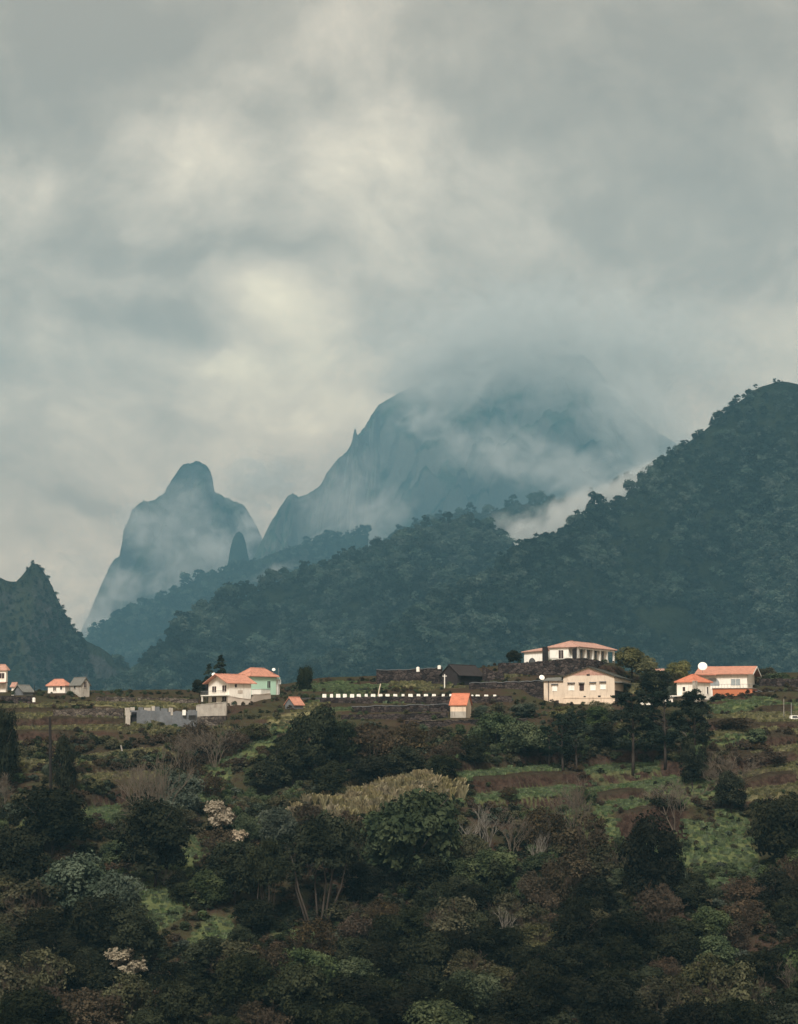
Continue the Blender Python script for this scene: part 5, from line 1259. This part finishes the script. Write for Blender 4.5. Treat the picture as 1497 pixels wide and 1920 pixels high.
def filler(n_max=165):
    rs = random.Random(11); n = 0; done = [(a, b, c) for a, b, c in TAKEN]
    tries = 0
    clear = [q for q in PATCH if q[5] in ('grass', 'hay', 'reed')]
    while n < n_max and tries < 6000:
        tries += 1
        py = 1380 + (1990 - 1380) * rs.random() ** .52; px = rs.uniform(-60, 1560)
        g = hit(px, min(py, 1985)); big = (py - 1380) / 600.
        bad = False
        for (cx, cy_, a, b, t, kk) in clear + [((q[0] + q[2]) / 2, (q[1] + q[3]) / 2, abs(q[2] - q[0]) / 2, 8, 0, 'l') for q in _L]:
            c, s = math.cos(R(t)), math.sin(R(t)); u = ((px - cx) * c + (py - cy_) * s) / (a + 14); v = (-(px - cx) * s + (py - cy_) * c) / (b + 22)
            if u * u + v * v < 1 or (u * u < 1 and 0 < (py - cy_) < b + 60 and rs.random() < .8): bad = True
        w = rs.uniform(44, 78) * (1 + .75 * big); h = w * rs.uniform(.65, 1.0)
        if bad: 
            if rs.random() < .93: continue
            w *= .5; h *= .5
        if any((px - a) ** 2 + ((py - h * .4 - b) * 1.5) ** 2 < (.52 * (w * .5 + c)) ** 2 for a, b, c in done): continue
        left = px < 520; low = py > 1680
        kind = rs.choice((['dark'] * 3 + ['shade_dark'] * 5 + ['olive', 'olive', 'green', 'brown', 'brown']) if low else (['brown', 'brown', 'olive', 'dark', 'twig', 'green'] if px > 520 else ['olive', 'dark', 'brown', 'twig', 'grey', 'green']))  # low trees mostly take the shade-painted leaves, dimming the foot of the slope
        word = {'shade_dark': 'blackish leafy tree', 'dark': 'dark leafy tree', 'olive': 'olive shrub', 'green': 'green shrub', 'brown': 'reddish brown shrub', 'grey': 'grey green shrub', 'twig': 'bare twiggy shrub'}[kind]
        plant(kind, px, min(py, 1985), w, h, fill_label(word, px, py - h * .5, w), group=GROUPS[kind])
        done.append((px, py - h * .4, w * .5)); n += 1
    print('filler', n)
filler()

# ground cover: low scrub, grass and reeds that nobody could count
def small_thing(name, mesh, px, py, label, cat):
    g = hit(px, py); e = empty(name, g, 1.0); c = link('leaves', mesh, e); tag(e, label, cat); return c
low = [small_thing('low_bush', crown_mesh('leaves', LEAF[k], 300 + i, w=2.0, h=1.3, blobs=9, leaves=26, leaf=.28, base=.0, br=.24), px, py, lab, 'bush') for i, (k, px, py, lab) in enumerate([
    ('brown', 650, 1372, 'low brown bush below the terrace walls left of the orange roof shed'), ('olive', 520, 1350, 'low olive bush on the bank under the pink roofed tool shed'), ('dark', 160, 1480, 'low dark bush right of the narrow dark shrub'), ('green', 880, 1420, 'low green bush at the tip of the long grass terrace'), ('grey', 335, 1400, 'low grey bush under the right end of the roofless building')])]
tuft = [small_thing('grass_tuft', reed_mesh('leaves', LEAF[k], 400 + i, 46, hh, .55), px, py, lab, 'grass') for i, (k, hh, px, py, lab) in enumerate([
    ('bright', .55, 1400, 1335, 'tuft of fresh grass on the meadow below the red roofed house'), ('yellow', .6, 250, 1322, 'tuft of dry grass in the yellow hay field'), ('tan', 2.2, 770, 1478, 'reed tussock sticking up on the crest of the reed mound')])]
def cover(name, n, seed, chooser, ylo=262, yhi=470, dz=-.1):
    rs = np.random.default_rng(seed)
    y = rs.uniform(ylo, yhi, n); x = rs.uniform(-.31, .31, n) * y
    z = height(x, y); pm = patch_masks(x, y, z)
    keep, sc, va = chooser(rs, x, y, z, pm)
    for (cx, cy_, r, pz) in PADS: keep &= np.hypot(x - cx, y - cy_) > r * .95
    x, y, z, sc, va = x[keep], y[keep], z[keep], sc[keep], va[keep]
    return np.stack([x, y, z + dz], -1), sc, rs.uniform(0, 6.3, len(x)), va
def ch_scrub(rs, x, y, z, pm):
    open_ = np.maximum.reduce([pm['grass'], pm['hay'], pm['reed'], pm['bank'] * .1])
    led = np.maximum.reduce([e * (dy > -1.2) * (dy < d) for (e, dy, zl, d, k) in ledge_mask(x, y)])
    keep = rs.random(len(x)) > np.maximum(np.where(pm['grass'] > .3, .58, .80) * open_, led * .97)
    keep &= (rs.random(len(x)) < np.where(y > 395, .30, 1.0))
    sc = rs.uniform(.5, 1.35, len(x)) * (1 - .5 * open_) * np.where(y > 395, .55, 1.0)
    f = fbm(x / 14, y / 10, 3, 91); va = np.where(f > .16, 0, np.where(f > -.02, 2, np.where(f > -.2, 1, 3)))
    va = np.where(rs.random(len(x)) < .3, rs.integers(0, 5, len(x)), va)
    va = np.where((y < 325) & (rs.random(len(x)) < .6), 2, va)  # extra dark scrub low down, part of the painted darkening
    X, Y = to_px(x, y, z); va = np.where((X > 1330) & (Y < 1490) & (rs.random(len(x)) < .8), 0, va)
    keep &= rs.random(len(x)) > np.where(fbm(x / 9, y / 7, 3, 44) > .1, .75, .1)
    return keep, sc, va
p = cover('scrub', 35000, 1, ch_scrub)
inst_object('undergrowth', *p, low)
def ch_grass(rs, x, y, z, pm):
    g, h_, r = pm['grass'], pm['hay'], pm['reed']
    m = np.maximum.reduce([g, h_, r, pm['olive'] * .5]); keep = (m > .25)
    va = np.where(r > .3, 2, np.where(g > h_, 0, 1)); sc = rs.uniform(.6, 1.2, len(x))
    keep &= ~((va == 2) & (rs.random(len(x)) > r * .9))
    return keep, sc, va
p = cover('grass', 70000, 2, ch_grass, dz=0)
inst_object('grass', *p, tuft)
